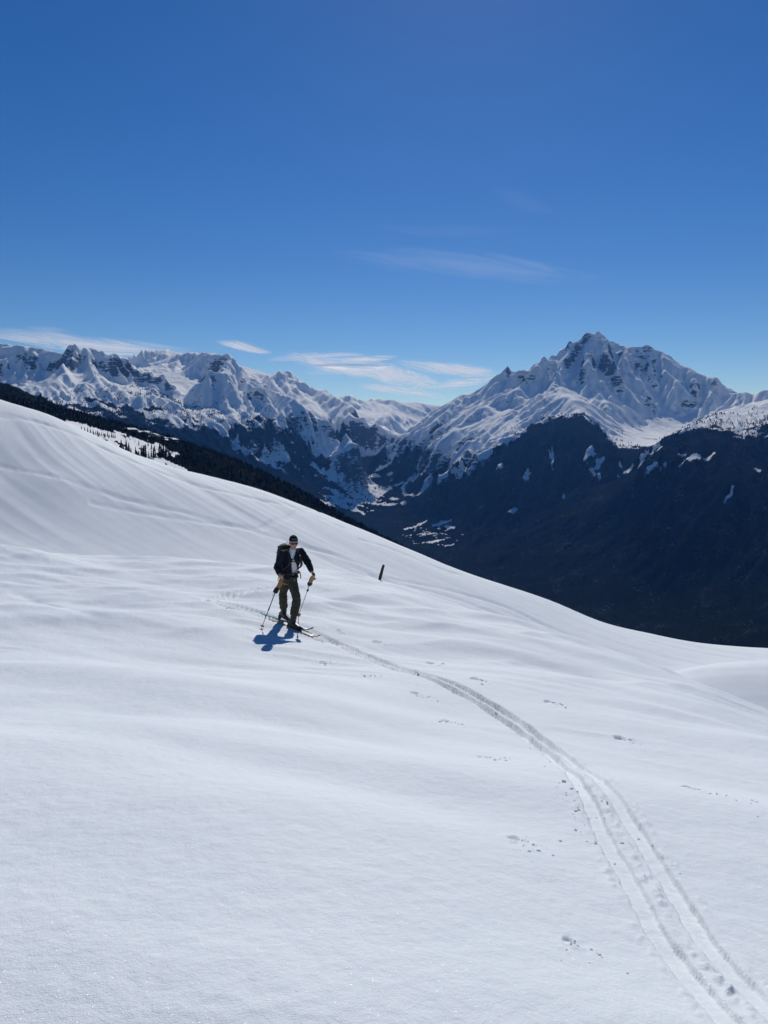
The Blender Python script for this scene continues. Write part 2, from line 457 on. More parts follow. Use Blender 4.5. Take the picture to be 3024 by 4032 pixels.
def erode(H, n_batch, n_drop, steps, seed=3):
    """rain drops running down a height grid, carving gullies and leaving fans"""
    g = np.random.default_rng(seed); ny, nx = H.shape
    Hf = H.ravel()
    for bt in range(n_batch):
        x = g.uniform(2, nx - 4, n_drop); y = g.uniform(2, ny - 4, n_drop)
        dx = np.zeros(n_drop); dy = np.zeros(n_drop); vel = np.ones(n_drop); wat = np.ones(n_drop); sed = np.zeros(n_drop)
        for s in range(steps):
            xi = x.astype(int); yi = y.astype(int); u = x - xi; v = y - yi; i = yi * nx + xi
            a = Hf[i]; b = Hf[i + 1]; c = Hf[i + nx]; d = Hf[i + nx + 1]
            gx = (b - a) * (1 - v) + (d - c) * v; gy = (c - a) * (1 - u) + (d - b) * u
            h0 = (a * (1 - u) + b * u) * (1 - v) + (c * (1 - u) + d * u) * v
            dx = dx * 0.12 - gx * 0.88; dy = dy * 0.12 - gy * 0.88
            L = np.sqrt(dx * dx + dy * dy) + 1e-6; dx /= L; dy /= L
            x2 = np.clip(x + dx, 1, nx - 3); y2 = np.clip(y + dy, 1, ny - 3)
            xj = x2.astype(int); yj = y2.astype(int); u2 = x2 - xj; v2 = y2 - yj; j = yj * nx + xj
            h1 = (Hf[j] * (1 - u2) + Hf[j + 1] * u2) * (1 - v2) + (Hf[j + nx] * (1 - u2) + Hf[j + nx + 1] * u2) * v2
            dh = h1 - h0
            cap = np.maximum(-dh, 0.02) * vel * wat * 3.0
            up = dh > 0
            dep = np.where(up, np.minimum(dh, sed), np.where(sed > cap, (sed - cap) * 0.25, 0.0))
            ero = np.where((~up) & (sed <= cap), np.minimum((cap - sed) * 0.22, -dh * 0.5), 0.0)
            sed += ero - dep; q = dep - ero
            np.add.at(Hf, i, q * (1 - u) * (1 - v)); np.add.at(Hf, i + 1, q * u * (1 - v))
            np.add.at(Hf, i + nx, q * (1 - u) * v); np.add.at(Hf, i + nx + 1, q * u * v)
            vel = np.sqrt(np.clip(vel * vel - dh * 1.0, 0.05, 12)); wat *= 0.975
            x, y = x2, y2
    return Hf.reshape(ny, nx)

CELL = 26.0
gx0, gx1, gy0, gy1 = -9800.0, 10400.0, 2000.0, 20400.0
gxs = np.arange(gx0, gx1, CELL); gys = np.arange(gy0, gy1, CELL)
GX, GY = np.meshgrid(gxs, gys)
H0 = base_height(GX, GY)
hi_ = sstep(-600, 500, H0)
# steep headwalls right under the crests
dr = np.full(H0.shape, 4000.0)
for l_ in (0, 1, 2, 3, 5, 6, 8, 9, 10, 14, 15, 16, 17, 18, 19, 20, 21):
    for q in resample(np.array([P(a, b, KM(r)) for a, b, r in RIDGES[l_]]), 130.0):
        i0, i1 = np.searchsorted(gxs, [q[0] - 1800, q[0] + 1800]); j0, j1 = np.searchsorted(gys, [q[1] - 1800, q[1] + 1800])
        if i1 > i0 and j1 > j0:
            dr[j0:j1, i0:i1] = np.minimum(dr[j0:j1, i0:i1], np.hypot(GX[j0:j1, i0:i1] - q[0], GY[j0:j1, i0:i1] - q[1]))
for _ in range(6):
    dr[1:-1, 1:-1] = (dr[:-2, 1:-1] + dr[2:, 1:-1] + dr[1:-1, :-2] + dr[1:-1, 2:]) / 4
H0b = H0 - 165 * (1 - np.exp(-np.maximum(dr - 90, 0) / 400.0)) * sstep(150, 900, H0)
H1 = H0b + (carve(H0b, GX, GY, CELL) - H0b) * (0.35 + 0.65 * hi_)
H1 = erode((H1 / CELL).copy(), 10, 24000, 40) * CELL
# bring the crests back to their heights
rp = dens(RIDGES[:27], 0.25); rp = rp[(rp[:, 0] > gx0) & (rp[:, 0] < gx1) & (rp[:, 1] > gy0) & (rp[:, 1] < gy1 - 400)]
ii = ((rp[:, 0] - gx0) / CELL).astype(int); jj = ((rp[:, 1] - gy0) / CELL).astype(int)
miss = rp[:, 2] - np.max([H1[np.clip(jj + a, 0, len(gys) - 1), np.clip(ii + b, 0, len(gxs) - 1)] for a in (-2, 0, 2) for b in (-2, 0, 2)], 0)
num = np.zeros_like(H1); den = np.full_like(H1, 0.35)
for (qx, qy, _), d in zip(rp, miss):
    i0, i1 = np.searchsorted(gxs, [qx - 1100, qx + 1100]); j0, j1 = np.searchsorted(gys, [qy - 1100, qy + 1100])
    w = np.exp(-((GX[j0:j1, i0:i1] - qx) ** 2 + (GY[j0:j1, i0:i1] - qy) ** 2) / 430.0 ** 2)
    num[j0:j1, i0:i1] += w * np.clip(d, -70, 190); den[j0:j1, i0:i1] += w
H1 = H1 + num / den
cw = np.exp(-(dr / 170.0) ** 2)                        # weathered crests: no needles
for _ in range(1):
    Hs = H1.copy()
    Hs[1:-1, 1:-1] = (H1[:-2, 1:-1] + H1[2:, 1:-1] + H1[1:-1, :-2] + H1[1:-1, 2:] + 2 * H1[1:-1, 1:-1]) / 6
    H1 = H1 + (Hs - H1) * cw
dH = H1 - H0
dH = np.clip(dH, -380, 260)
dH *= np.minimum.outer(np.minimum(1, np.minimum(np.arange(len(gys)), np.arange(len(gys))[::-1]) / 30), np.minimum(1, np.minimum(np.arange(len(gxs)), np.arange(len(gxs))[::-1]) / 30))
def erosion_delta(x, y):
    u = np.clip((x - gx0) / CELL, 0, len(gxs) - 1.001); v = np.clip((y - gy0) / CELL, 0, len(gys) - 1.001)
    i = u.astype(int); j = v.astype(int); u = u - i; v = v - j
    i2 = np.minimum(i + 1, len(gxs) - 1); j2 = np.minimum(j + 1, len(gys) - 1)
    return (dH[j, i] * (1 - u) + dH[j, i2] * u) * (1 - v) + (dH[j2, i] * (1 - u) + dH[j2, i2] * u) * v
def terrain(x, y):
    h = base_height(x, y) + erosion_delta(x, y)
    w = sstep(5500, 7500, np.hypot(x, y)) * sstep(100, 900, h)
    # broken rock and drifts: crisp small relief in the high country, rougher in some places than others
    m = 0.35 + 0.9 * sstep(-0.2, 0.5, fbm(x / 900 + 21, y / 900, 2))
    return h + w * m * (8 * (ridged(x / 210 + 3, y / 210, 3, .5) - 1.0) + 2.5 * (ridged(x / 78, y / 78 + 8, 2, .5) - 1.0))

# polar sheet: fine where the slopes face the viewer
th_in = np.linspace(R_(-31), R_(31), 780)
th = np.r_[np.linspace(R_(-52), R_(-31.4), 40), th_in, np.linspace(R_(31.4), R_(52), 40)]
rr = np.concatenate([np.geomspace(240, 1150, 26)[:-1], np.linspace(1150, 2100, 44)[:-1], np.geomspace(2100, 5200, 92)[:-1], np.linspace(5200, 11400, 345)[:-1],
                     np.geomspace(11400, 19000, 130)[:-1], np.geomspace(19000, 21000, 12)])
TH, RR = np.meshgrid(th, rr)
TX, TY = RR * np.sin(TH), RR * np.cos(TH)
TZ = terrain(TX, TY)
gz_r = np.gradient(TZ, axis=0) / np.gradient(RR, axis=0); gz_t = np.gradient(TZ, axis=1) / (RR * np.gradient(TH, axis=1))
SL = np.degrees(np.arctan(np.hypot(gz_r, gz_t)))

# what covers the ground: wood, rock, snow; clearings named by where they lie
far_fn = terrain
def ground_at(px, py, r0=1150, r1=30000):
    return raycast(far_fn, px, py, r0, r1, 900)
CLEAR = [  # picture point of a clearing, half-length and half-width in metres, heading in degrees
    (60, 425, 70, 60, 0), (85, 431, 70, 60, 0), (105, 436, 60, 50, 0), (125, 440, 60, 45, 0), (145, 444, 55, 40, 0), (162, 450, 40, 40, 0), (100, 446, 70, 60, 0), (130, 452, 60, 60, 0), (152, 458, 45, 50, 0), (170, 464, 25, 30, 0),
    (147, 418, 110, 45, 40), (138, 410, 170, 22, -35), (117, 406, 60, 40, 0), (168, 418, 150, 25, -35), (209, 423, 90, 45, 0), (225, 430, 160, 30, -30), (190, 417, 200, 25, -30), (218, 417, 35, 80, 0),
    (237, 442, 20, 100, 0), (256, 448, 70, 60, 0), (268, 453, 170, 60, 10), (283, 456, 190, 45, -20), (251, 452, 160, 30, 0), (270, 464, 120, 60, 0), (262, 462, 60, 40, 0), (281, 469, 70, 30, 0),
    (306, 436, 12, 130, 10), (315, 449, 12, 100, 10), (295, 425, 90, 25, 0),
    (326, 474, 190, 40, -20), (338, 478, 170, 50, -10), (345, 484, 210, 60, 10), (358, 487, 120, 40, 0), (336, 493, 90, 35, 0), (352, 468, 30, 90, 0), (360, 463, 70, 40, 0), (372, 452, 80, 40, 0),
    (344, 501, 200, 70, 0), (358, 498, 120, 90, 0), (371, 500, 90, 60, 0), (330, 505, 90, 40, 0), (385, 505, 120, 40, 0), (395, 500, 70, 30, 0), (352, 510, 190, 40, 0), (404, 504, 40, 30, 0),
    (382, 470, 90, 30, 0), (400, 484, 70, 22, 10), (428, 485, 45, 70, 20), (412, 478, 60, 16, 0), (440, 478, 20, 70, 0),
    (470, 449, 260, 46, 62), (455, 462, 180, 34, 60), (446, 472, 100, 30, 60), (478, 455, 40, 150, 20), (462, 473, 110, 22, 50),
    (693, 458, 80, 34, 0), (682, 457, 40, 24, 0), (708, 460, 40, 20, 0),
    (630, 470, 90, 28, 10), (655, 467, 80, 16, 10), (620, 467, 12, 35, 0), (655, 448, 40, 130, 30), (643, 455, 40, 90, 30), (628, 449, 120, 20, 0),
    (513, 511, 60, 26, 0), (563, 499, 14, 30, 0), (526, 478, 40, 30, 30), (552, 460, 9, 110, 5),
    (415, 527, 90, 40, 20), (440, 524, 80, 40, 0), (450, 529, 50, 40, 0), (425, 535, 130, 30, -20), (437, 541, 70, 40, 0), (420, 544, 110, 20, 0), (449, 546, 40, 20, 0),
    (758, 472, 14, 40, 10), (590, 452, 40, 90, -35), (600, 463, 25, 60, -35), (498, 468, 25, 90, 40),
]
CLR = [(ground_at(a, b), L, W, R_(h)) for a, b, L, W, h in CLEAR]
RUNS = [([(484, 440), (475, 449), (466, 455), (457, 461), (450, 468), (443, 476)], 42), ([(474, 452), (479, 461), (467, 471), (453, 473)], 26), ([(430, 476), (426, 486), (419, 495)], 34), ([(408, 481), (401, 489), (411, 497), (420, 494)], 20),
        ([(523, 432), (505, 440), (488, 452)], 40), ([(600, 418), (620, 436), (640, 444)], 30), ([(662, 447), (650, 458), (640, 466)], 22), ([(552, 450), (553, 460), (552, 472)], 9),
        ([(133, 407), (145, 413), (150, 419)], 26), ([(165, 412), (180, 421), (190, 428)], 18), ([(196, 420), (212, 428), (228, 436)], 20), ([(306, 430), (310, 442), (316, 455)], 12), ([(345, 462), (350, 475), (346, 486)], 14),
        ([(322, 472), (340, 480), (362, 486)], 26), ([(328, 505), (345, 500), (368, 503)], 32), ([(733, 488), (730, 498), (724, 506)], 7), ([(590, 470), (600, 480)], 14)]
RUNP = []
for l_, w_ in RUNS:
    q_ = np.array([ground_at(*t) for t in l_])[:, :2]
    q_ = q_[np.hypot(q_[:, 0] - np.median(q_[:, 0]), q_[:, 1] - np.median(q_[:, 1])) < 1500]
    if len(q_) > 1: RUNP.append((smooth_pl(q_, 2), w_))
def clear_mask(x, y):
    m = np.zeros(x.shape)
    for pl, w in RUNP:
        near = (x > pl[:, 0].min() - 150) & (x < pl[:, 0].max() + 150) & (y > pl[:, 1].min() - 150) & (y < pl[:, 1].max() + 150)
        if near.any():
            d = dist_pl(x[near], y[near], pl)[0] / w + 0.5 * fbm(x[near] / 60 + 1, y[near] / 60, 3, .6)
            m[near] = np.maximum(m[near], 1 - sstep(0.8, 1.15, d))
    for q, L, W, h in CLR:
        near = np.hypot(x - q[0], y - q[1]) < 2.2 * max(L, W)
        if not near.any(): continue
        xs, ys = x[near] - q[0], y[near] - q[1]
        a = (xs * math.cos(h) + ys * math.sin(h)) / L; b = (-xs * math.sin(h) + ys * math.cos(h)) / W
        d = np.sqrt(a * a + b * b) + 0.8 * fbm(x[near] / 70 + 3, y[near] / 70, 4, 0.6)
        m[near] = np.maximum(m[near], 1 - sstep(0.85, 1.1, d))
    return m
OPEN = [resample([P(a, b, KM(r)) for a, b, r in l], 150.0) for l in (
    [(262, 384, 9.6), (280, 391, 9.2), (310, 411, 8.6), (340, 429, 8.0), (356, 440, 7.65)],
    [(345, 400, 12.3), (362, 410, 11.6), (374, 421, 11)],
    [(556, 380, 9.2), (540, 391, 8.7), (520, 408, 8.1), (495, 428, 7.5), (478, 441, 7.1)],
    [(535, 372, 9.8), (514, 389, 9.1), (492, 402, 8.7), (468, 420, 8.2), (446, 438, 7.8)],
    [(444, 402, 9.9), (425, 418, 9.4), (410, 428, 9.0)],
    [(668, 416, 9.0), (650, 420, 8.6), (640, 424, 8.0), (636, 438, 7.2), (640, 448, 6.7)],
    [(595, 400, 8.4), (605, 415, 7.9), (618, 430, 7.4)])]
def forest_field(x, y, z):
    r = np.hypot(x, y)
    left = 225 + 290 * sstep(-1400, -3400, x)
    right = 430 - 330 * sstep(8500, 9300, r) - 250 * sstep(0.27, 0.36, x / np.maximum(y, 1.0))
    tl = np.where(x > 0, right, left) + 130 * fbm(x / 1100 + 4, y / 1100, 3) + 130 * fbm(x / 230, y / 230 + 9, 4, .6)
    f = 1 - sstep(-240, 210, z - tl)
    nz = 90 * fbm(x / 200 + 50, y / 200, 3)
    for pl in OPEN:
        m = (np.abs(x - pl[:, 0].mean()) < 2500) & (np.abs(y - pl[:, 1].mean()) < 2500)
        d = np.full(x.shape, 1e6)
        if m.any():
            d[m] = np.min(np.hypot(x[m][:, None] - pl[None, :, 0], y[m][:, None] - pl[None, :, 1]), 1)
        f = f * sstep(150, 520, d + 2 * nz)
    return f * (1 - clear_mask(x, y))
FO = forest_field(TX, TY, TZ)
own = RR < 4000
FO = np.where(own & (RR > 1000), np.maximum(FO, (1 - clear_mask(TX, TY)) * sstep(-2300, -1500, TX) * 0.95), FO)
SLs = SL.copy()
for _ in range(2):
    SLs[1:-1, 1:-1] = (SLs[:-2, 1:-1] + SLs[2:, 1:-1] + SLs[1:-1, :-2] + SLs[1:-1, 2:] + SLs[1:-1, 1:-1]) / 5
RO = 0.8 * sstep(39, 74, SLs + 12 * fbm(TX / 300, TY / 300, 4)) * (1 - .4 * sstep(13000, 18000, RR))
# canopy: rough tree-high surface in the woods; wind-worked roughness on the snow
can = (FO > 0.45) * rng.uniform(0, 1, TZ.shape) ** 1.5
TZ2 = TZ + can * np.where(RR < 4000, 5, 13) + (1 - FO) * np.minimum(1, RR / 6000) * (2.2 * fbm(TX / 95, TY / 95, 3))
nr, nc = TZ.shape
V = np.stack([TX, TY, TZ2], -1).reshape(-1, 3)
F = grid_faces(nr, nc)
# split into the peaks on either side of the valley, the far range and our own flank
fc = V[F].mean(1)
fr = np.hypot(fc[:, 0], fc[:, 1])
vl = np.concatenate([np.array([P(a, b, KM(r)) for a, b, r in VALLEYS[1][::-1]]), np.array([P(a, b, KM(r)) for a, b, r in VALLEYS[0][1:]])])
rv = np.hypot(vl[:, 0], vl[:, 1]); azv = np.arctan2(vl[:, 0], vl[:, 1]); o_ = np.argsort(rv)
az_split = np.interp(fr, rv[o_], azv[o_])
az = np.arctan2(fc[:, 0], fc[:, 1])
cls = np.where(fr > 13600, 2, np.where(az > az_split, 1, 0))
cls = np.where((fr < 4400 - 1300 * np.clip(az / 0.45, 0, 1)) & (az < az_split + 0.0) | (fr < 2700), 3, cls)
for k, nm in enumerate(("mountain_range_left", "mountain_peak_right", "mountain_range_far", "valley_flank")):
    fs = F[cls == k]
    used, inv = np.unique(fs, return_inverse=True)
    me = mesh_np(nm, V[used], inv.reshape(fs.shape), smooth=True)
    attr(me, 'forest', FO.ravel()[used]); attr(me, 'rock', RO.ravel()[used])
    tag(link(nm, me, M_mount), kind='structure')
# ------------------------------------------------------------------ the snow slope underfoot
CREST = [(-220, 538, 27), (-120, 541, 27), (0, 546, 27), (116, 558, 27), (231, 563, 26.5), (280, 565, 26), (355, 575, 25.5), (418, 593, 24.5), (465, 607, 24), (517, 629, 23), (569, 645, 22.5), (664, 671, 21), (768, 718, 19.5), (900, 780, 18.5), (1050, 850, 18)]
npts = [P(*c) for c in CREST]
for c in CREST:
    q = P(*c); n = q[:2] / c[2]; t = -q[2] / c[2]
    for dr, ex in ((6, 1.1), (14, 4.2), (26, 9.5)):
        npts.append([q[0] + n[0] * dr, q[1] + n[1] * dr, q[2] - t * dr - ex])
SK = P(284, 624, 15.0)                       # where the skier stands
npts += [(0, 0, -1.62), (0.1, 2, -1.63), (-3, 1, -1.5), (3, 1, -1.85), (0, -5, -1.1), (-6, -4, -0.9), (6, -4, -1.6), (-9, 4, -1.75), (9, 4, -3.0),
         (-0.6, 5, -2.12), (-1.2, 9, -2.84), (-2.0, 12.7, -3.40), (SK[0], SK[1], SK[2]), (-2.9, 20, -3.52), (-5.5, 14.5, -3.25), (-9, 13, -3.05), (-5, 8, -2.45), (-5, 4, -1.9),
         (4, 4, -2.42), (3.5, 9, -3.35), (6.5, 12, -4.35), (1.5, 15, -3.72), (-10, 20, -3.3), (0, -30, 3), (-30, -20, 3), (30, -20, -5), (-25, 8, -1.9), (20, 5, -6.5)]
_near = RBF(np.array(npts, float), 'tps', smooth=0.002, scale=10.0)

def px16(x, y): return x * 768 / 1659.0, y * 768 / 1659.0
def near_pt(x, y, fn=None): return raycast(fn or _near, *px16(x, y), 1.2, 60, 1200)
TRK = [(560, 1276), (500, 1281), (455, 1290), (448, 1299), (490, 1310), (560, 1326), (612, 1343), (665, 1356), (720, 1379), (800, 1415), (880, 1449), (960, 1481), (1030, 1508), (1100, 1541), (1160, 1578), (1215, 1622), (1270, 1692), (1330, 1775), (1390, 1862), (1450, 1962), (1520, 2062), (1600, 2165), (1680, 2280)]
TRACK = smooth_pl([near_pt(*t)[:2] for t in TRK], 2)
TRACK = resample(TRACK, 0.12)
# an older descent line crossing to the left of the skier and another behind him
OLD = [smooth_pl([near_pt(*t)[:2] for t in l], 2) for l in (
    [(0, 1262), (60, 1290), (130, 1325), (210, 1350), (270, 1362)], [(640, 1282), (740, 1275), (830, 1288), (900, 1283), (980, 1297)], [(640, 1292), (720, 1287), (800, 1296)],
    [(250, 1262), (350, 1272), (450, 1268), (560, 1262)])]
HOLES = [(695, 1425, .5), (785, 1463, .7), (895, 1498, .7), (962, 1545, .7), (1043, 1630, .85), (1110, 1800, .6), (1225, 2015, .55), (810, 1379, .7), (930, 1421, .8), (1025, 1473, .8), (1185, 1518, .8), (1340, 1586, 1.), (1490, 1704, 1.3), (495, 1316, .5), (730, 1357, .5)]
HPT = [(near_pt(a, b), s) for a, b, s in HOLES]

def near_height(x, y, detail=True):
    h = _near(x, y)
    r = np.hypot(x, y)
    # wind-worked waves, low and broad, drawn out across the slope
    a = R_(-24); u = x * math.cos(a) + y * math.sin(a); v = -x * math.sin(a) + y * math.cos(a)
    w = 0.075 * fbm(u / 2.8, v / 1.25, 2, .4) * sstep(-.5, .5, fbm(x / 7, y / 7 + 30, 2)) + 0.20 * fbm(u / 6.5 + 9, v / 2.9, 2, .4)
    a = R_(18); u2 = x * math.cos(a) + y * math.sin(a); v2 = -x * math.sin(a) + y * math.cos(a)
    far = sstep(9, 17, r)
    w = w + far * (0.05 * (ridged(u2 / 5.0, v2 / 1.9, 2) - 1.0) + 0.02 * fbm(u / 1.6, v / .5, 2))
    w = w + 0.020 * (ridged(u / 2.4 + 4, v / .55, 2) - 1.0) * sstep(5.5, 9, r) * sstep(-.05, .45, fbm(x / 3.5 + 11, y / 3.5, 2))
    h = h + w * (0.85 + 0.15 * far)
    if not detail: return h
    h = h + 0.0035 * fbm(x / 0.22, y / 0.22, 3)
    # skis' track: two flat-bottomed grooves with broken rims
    m = np.nonzero(r < 20)
    xs, ys = x[m], y[m]
    hb = np.zeros(xs.shape)
    near = np.zeros(xs.shape, bool)
    for q in TRACK[::6]: near |= np.hypot(xs - q[0], ys - q[1]) < 1.3
    d, off, arc = dist_pl(xs[near], ys[near], TRACK)
    xn, yn = xs[near], ys[near]
    off = off + 0.018 * perlin(arc / 0.9, arc * 0 + 3.3)
    spread = 0.088 + 0.014 * np.sin(arc * 0.8) + 0.012 * perlin(arc / 1.7, arc * 0 + 8.1)
    rough = fbm(xn / 0.05, yn / 0.05, 2); rough2 = fbm(xn / 0.13, yn / 0.13, 2)
    g = np.zeros(xn.shape)
    age = 0.55 + 0.45 * sstep(5.5, 7.0, arc)                 # older behind the skier
    for sgn in (-1, 1):
        o = off - sgn * spread
        e = np.abs(o) + 0.009 * rough2
        depth = 0.026 + 0.012 * perlin(arc / 0.7 + sgn * 5, arc * 0 + 1.7)
        g -= age * depth * (1 + 1.9 * sstep(4, 10, np.hypot(xn, yn))) * (1 - sstep(0.041 + .012 * sstep(5, 11, np.hypot(xn, yn)), 0.050 + .018 * sstep(5, 11, np.hypot(xn, yn)), e))
        rim = np.exp(-((e - 0.085) / 0.022) ** 2)
        g += (1 - .75 * sstep(6, 10, np.hypot(xn, yn))) * rim * (0.004 + 0.016 * np.clip(rough + 0.1, 0, 1)) * np.clip(0.55 + perlin(arc / 0.5, arc * 0 + sgn * 9.0), 0, 1.2)
    mid = np.exp(-(off / 0.022) ** 2)
    g += mid * (0.002 + 0.008 * np.clip(rough, 0, 1)) * sstep(-.1, .5, perlin(arc / .6, arc * 0 + 77.))
    # wider sideways scuffs where the skis were set down again
    g -= 0.014 * (1 - sstep(0.17, 0.20, np.abs(off + 0.05) + 0.012 * rough2)) * sstep(0.1, 0.35, perlin(arc / 1.3, arc * 0 + 40.))
    hb[near] = g
    for pl, dep, wd in ((OLD[0], .05, .16), (OLD[1], .03, .09), (OLD[2], .03, .09), (OLD[3], .03, .12)):
        n2 = np.zeros(xs.shape, bool)
        for q in pl[::2]: n2 |= np.hypot(xs - q[0], ys - q[1]) < 2.2
        if n2.any():
            d, off, arc = dist_pl(xs[n2], ys[n2], pl)
            L = arc.max()
            hb[n2] -= dep * np.exp(-(d / wd) ** 2) * sstep(0, .25 * L, arc) * (1 - sstep(.75 * L, L, arc)) * np.clip(.7 + perlin(arc / .9, arc * 0), 0, 1.3)
    for q, s in HPT:
        s = s * min(2.4, max(1.0, np.hypot(q[0], q[1]) / 5.5))
        dx, dy = xs - q[0], ys - q[1]
        n2 = np.hypot(dx, dy) < 0.9
        if not n2.any(): continue
        dx, dy = dx[n2], dy[n2]
        rg = fbm(xs[n2] / .05, ys[n2] / .05, 2)
        dd = np.hypot(dx, dy * .8) + 0.012 * rg
        k = -0.06 * s * (1 - sstep(0.018 * s, 0.05 * s, dd)) + 0.009 * np.exp(-((dd - 0.07 * s) / 0.03) ** 2) * np.clip(rg + .3, 0, 1)
        e = np.hypot((dx - .12 * s) / 1.6, (dy + .16 * s)) / (0.17 * s)       # spray thrown forward of the hole
        k += 0.007 * np.clip(rg - .15, 0, 1) * (1 - sstep(.4, 1.2, e))
        hb[n2] += k
    hh = h.copy(); hh[m] += hb
    return hh

thn = np.r_[np.linspace(-math.pi, R_(-36), 70)[:-1], np.linspace(R_(-36), R_(-31), 20)[:-1], np.linspace(R_(-31), R_(31), 780), np.linspace(R_(31), R_(36), 20)[1:], np.linspace(R_(36), math.pi, 70)[1:]]
rn = np.concatenate([np.linspace(0.05, 1.3, 10)[:-1], np.geomspace(1.3, 33, 480)[:-1], np.geomspace(33, 52, 14)])
THn, RRn = np.meshgrid(thn, rn)
NX, NY = RRn * np.sin(THn), RRn * np.cos(THn)
NZ = near_height(NX, NY)
me = mesh_np("snow_slope", np.stack([NX, NY, NZ], -1).reshape(-1, 3), grid_faces(*NX.shape))
tag(link("snow_slope", me, M_snow), kind='structure')

# ------------------------------------------------------------------ the hillside beyond it
HCREST = [(-260, 300, 92), (-130, 352, 90), (0, 400, 86), (46, 414, 85), (76, 427, 84), (116, 446, 83), (162, 464, 82), (231, 481, 81), (259, 489, 80), (324, 514, 79), (380, 537, 78), (417, 552, 78), (463, 572, 78), (509, 587, 78), (555, 603, 77), (602, 623, 76), (648, 633, 77), (694, 643, 79), (768, 649, 81), (880, 655, 83), (1000, 660, 84)]
hp = [P(*c) for c in HCREST]
for c in HCREST:
    q = P(*c); n = q[:2] / c[2]; t = -q[2] / c[2]
    for dr, ex in ((14, 2.2), (40, 12), (120, 45), (260, 110)):
        hp.append([q[0] + n[0] * dr, q[1] + n[1] * dr, q[2] - t * dr - ex])
HB = [(-220, 556, 54), (-100, 556, 54), (0, 562, 53), (116, 574, 53), (231, 582, 53), (300, 590, 53), (355, 598, 53), (418, 616, 54), (465, 636, 54), (517, 655, 55), (569, 673, 55), (630, 690, 53),
      (664, 674, 52), (700, 667, 51), (768, 664, 51), (850, 664, 51), (980, 668, 51), (690, 671, 61), (768, 669, 62), (900, 671, 62), (700, 715, 44), (800, 735, 43), (900, 755, 42),
      (116, 505, 66), (0, 470, 70), (231, 530, 65), (320, 560, 63), (420, 588, 64), (560, 632, 65), (60, 480, 68), (180, 520, 65), (490, 608, 65), (620, 652, 64),
      (-100, 580, 38), (60, 595, 38), (231, 605, 38), (355, 622, 38), (465, 668, 40), (569, 705, 41), (750, 760, 34), (900, 790, 33)]
hp += [P(*c) for c in HB]
_hill = RBF(np.array(hp, float), 'tps', smooth=0.002, scale=30.0)
FALL = R_(-30)                                # heading of the fall line on the ground
HTR = [[(0, 900), (90, 912), (200, 955), (300, 1003), (400, 1042), (470, 1062), (560, 1078), (640, 1100)], [(0, 893), (60, 905), (110, 917)], [(430, 1015), (500, 1036), (600, 1066), (680, 1098)],
       [(560, 1066), (650, 1102), (760, 1146)], [(780, 1166), (860, 1188), (930, 1222), (1010, 1248)], [(0, 1010), (200, 1060), (420, 1110), (640, 1170), (900, 1258)],
       [(800, 1240), (950, 1268), (1100, 1312), (1190, 1360), (1260, 1395)], [(830, 1250), (980, 1290), (1120, 1345), (1240, 1400)], [(200, 1088), (420, 1124), (640, 1150), (830, 1140)]]
HTRK = []
for l in HTR:
    HTRK.append(smooth_pl([raycast(_hill, *px16(*t), 28, 140, 1200)[:2] for t in l], 2))
def hill_height(x, y):
    h = _hill(x, y); r = np.hypot(x, y)
    bend = 6 * fbm(x / 60 + 2, y / 60, 2)
    u = x * math.cos(FALL) + y * math.sin(FALL); v = -x * math.sin(FALL) + y * math.cos(FALL) + bend
    st = (0.085 * fbm(v / 2.6, u / 30, 2, .5) + 0.022 * (ridged(v / 1.1 + 5, u / 24, 2) - 1)) * (.35 + sstep(-.4, .5, fbm(x / 17, y / 17 + 5, 2))) + 0.012 * fbm(v / .5, u / 12, 2)
    h = h + st * sstep(24, 36, r) + 0.35 * fbm(x / 26, y / 26, 2) * sstep(30, 45, r) * 0.6
    for k, pl in enumerate(HTRK):
        n2 = np.zeros(x.shape, bool)
        for q in pl: n2 |= (np.abs(x - q[0]) < 7) & (np.abs(y - q[1]) < 7)
        if n2.any():
            d, off, arc = dist_pl(x[n2], y[n2], pl); L = arc.max()
            off = off + .12 * perlin(arc / 3, arc * 0 + k)
            d2 = np.minimum(np.abs(off - .16), np.abs(off + .16)) + np.maximum(d - np.abs(off), 0)
            h[n2] -= (0.13 if k < 5 else 0.09) * (1 - sstep(.10, .26, d2)) * (1 - sstep(.85 * L, L, arc)) * np.clip(.8 + .8 * perlin(arc / 4, arc * 0 + 7.), .1, 1.2)
    return h
thh = np.r_[np.linspace(R_(-75), R_(-30), 40)[:-1], np.linspace(R_(-30), R_(30), 540), np.linspace(R_(30), R_(75), 40)[1:]]
rh = np.concatenate([np.geomspace(23.5, 29, 8)[:-1], np.linspace(29, 96, 225)[:-1], np.geomspace(96, 330, 24)])
THh, RRh = np.meshgrid(thh, rh)
HX, HY = RRh * np.sin(THh), RRh * np.cos(THh)
HZ = hill_height(HX, HY)
me = mesh_np("snow_hillside", np.stack([HX, HY, HZ], -1).reshape(-1, 3), grid_faces(*HX.shape))
tag(link("snow_hillside", me, M_snow), kind='structure')
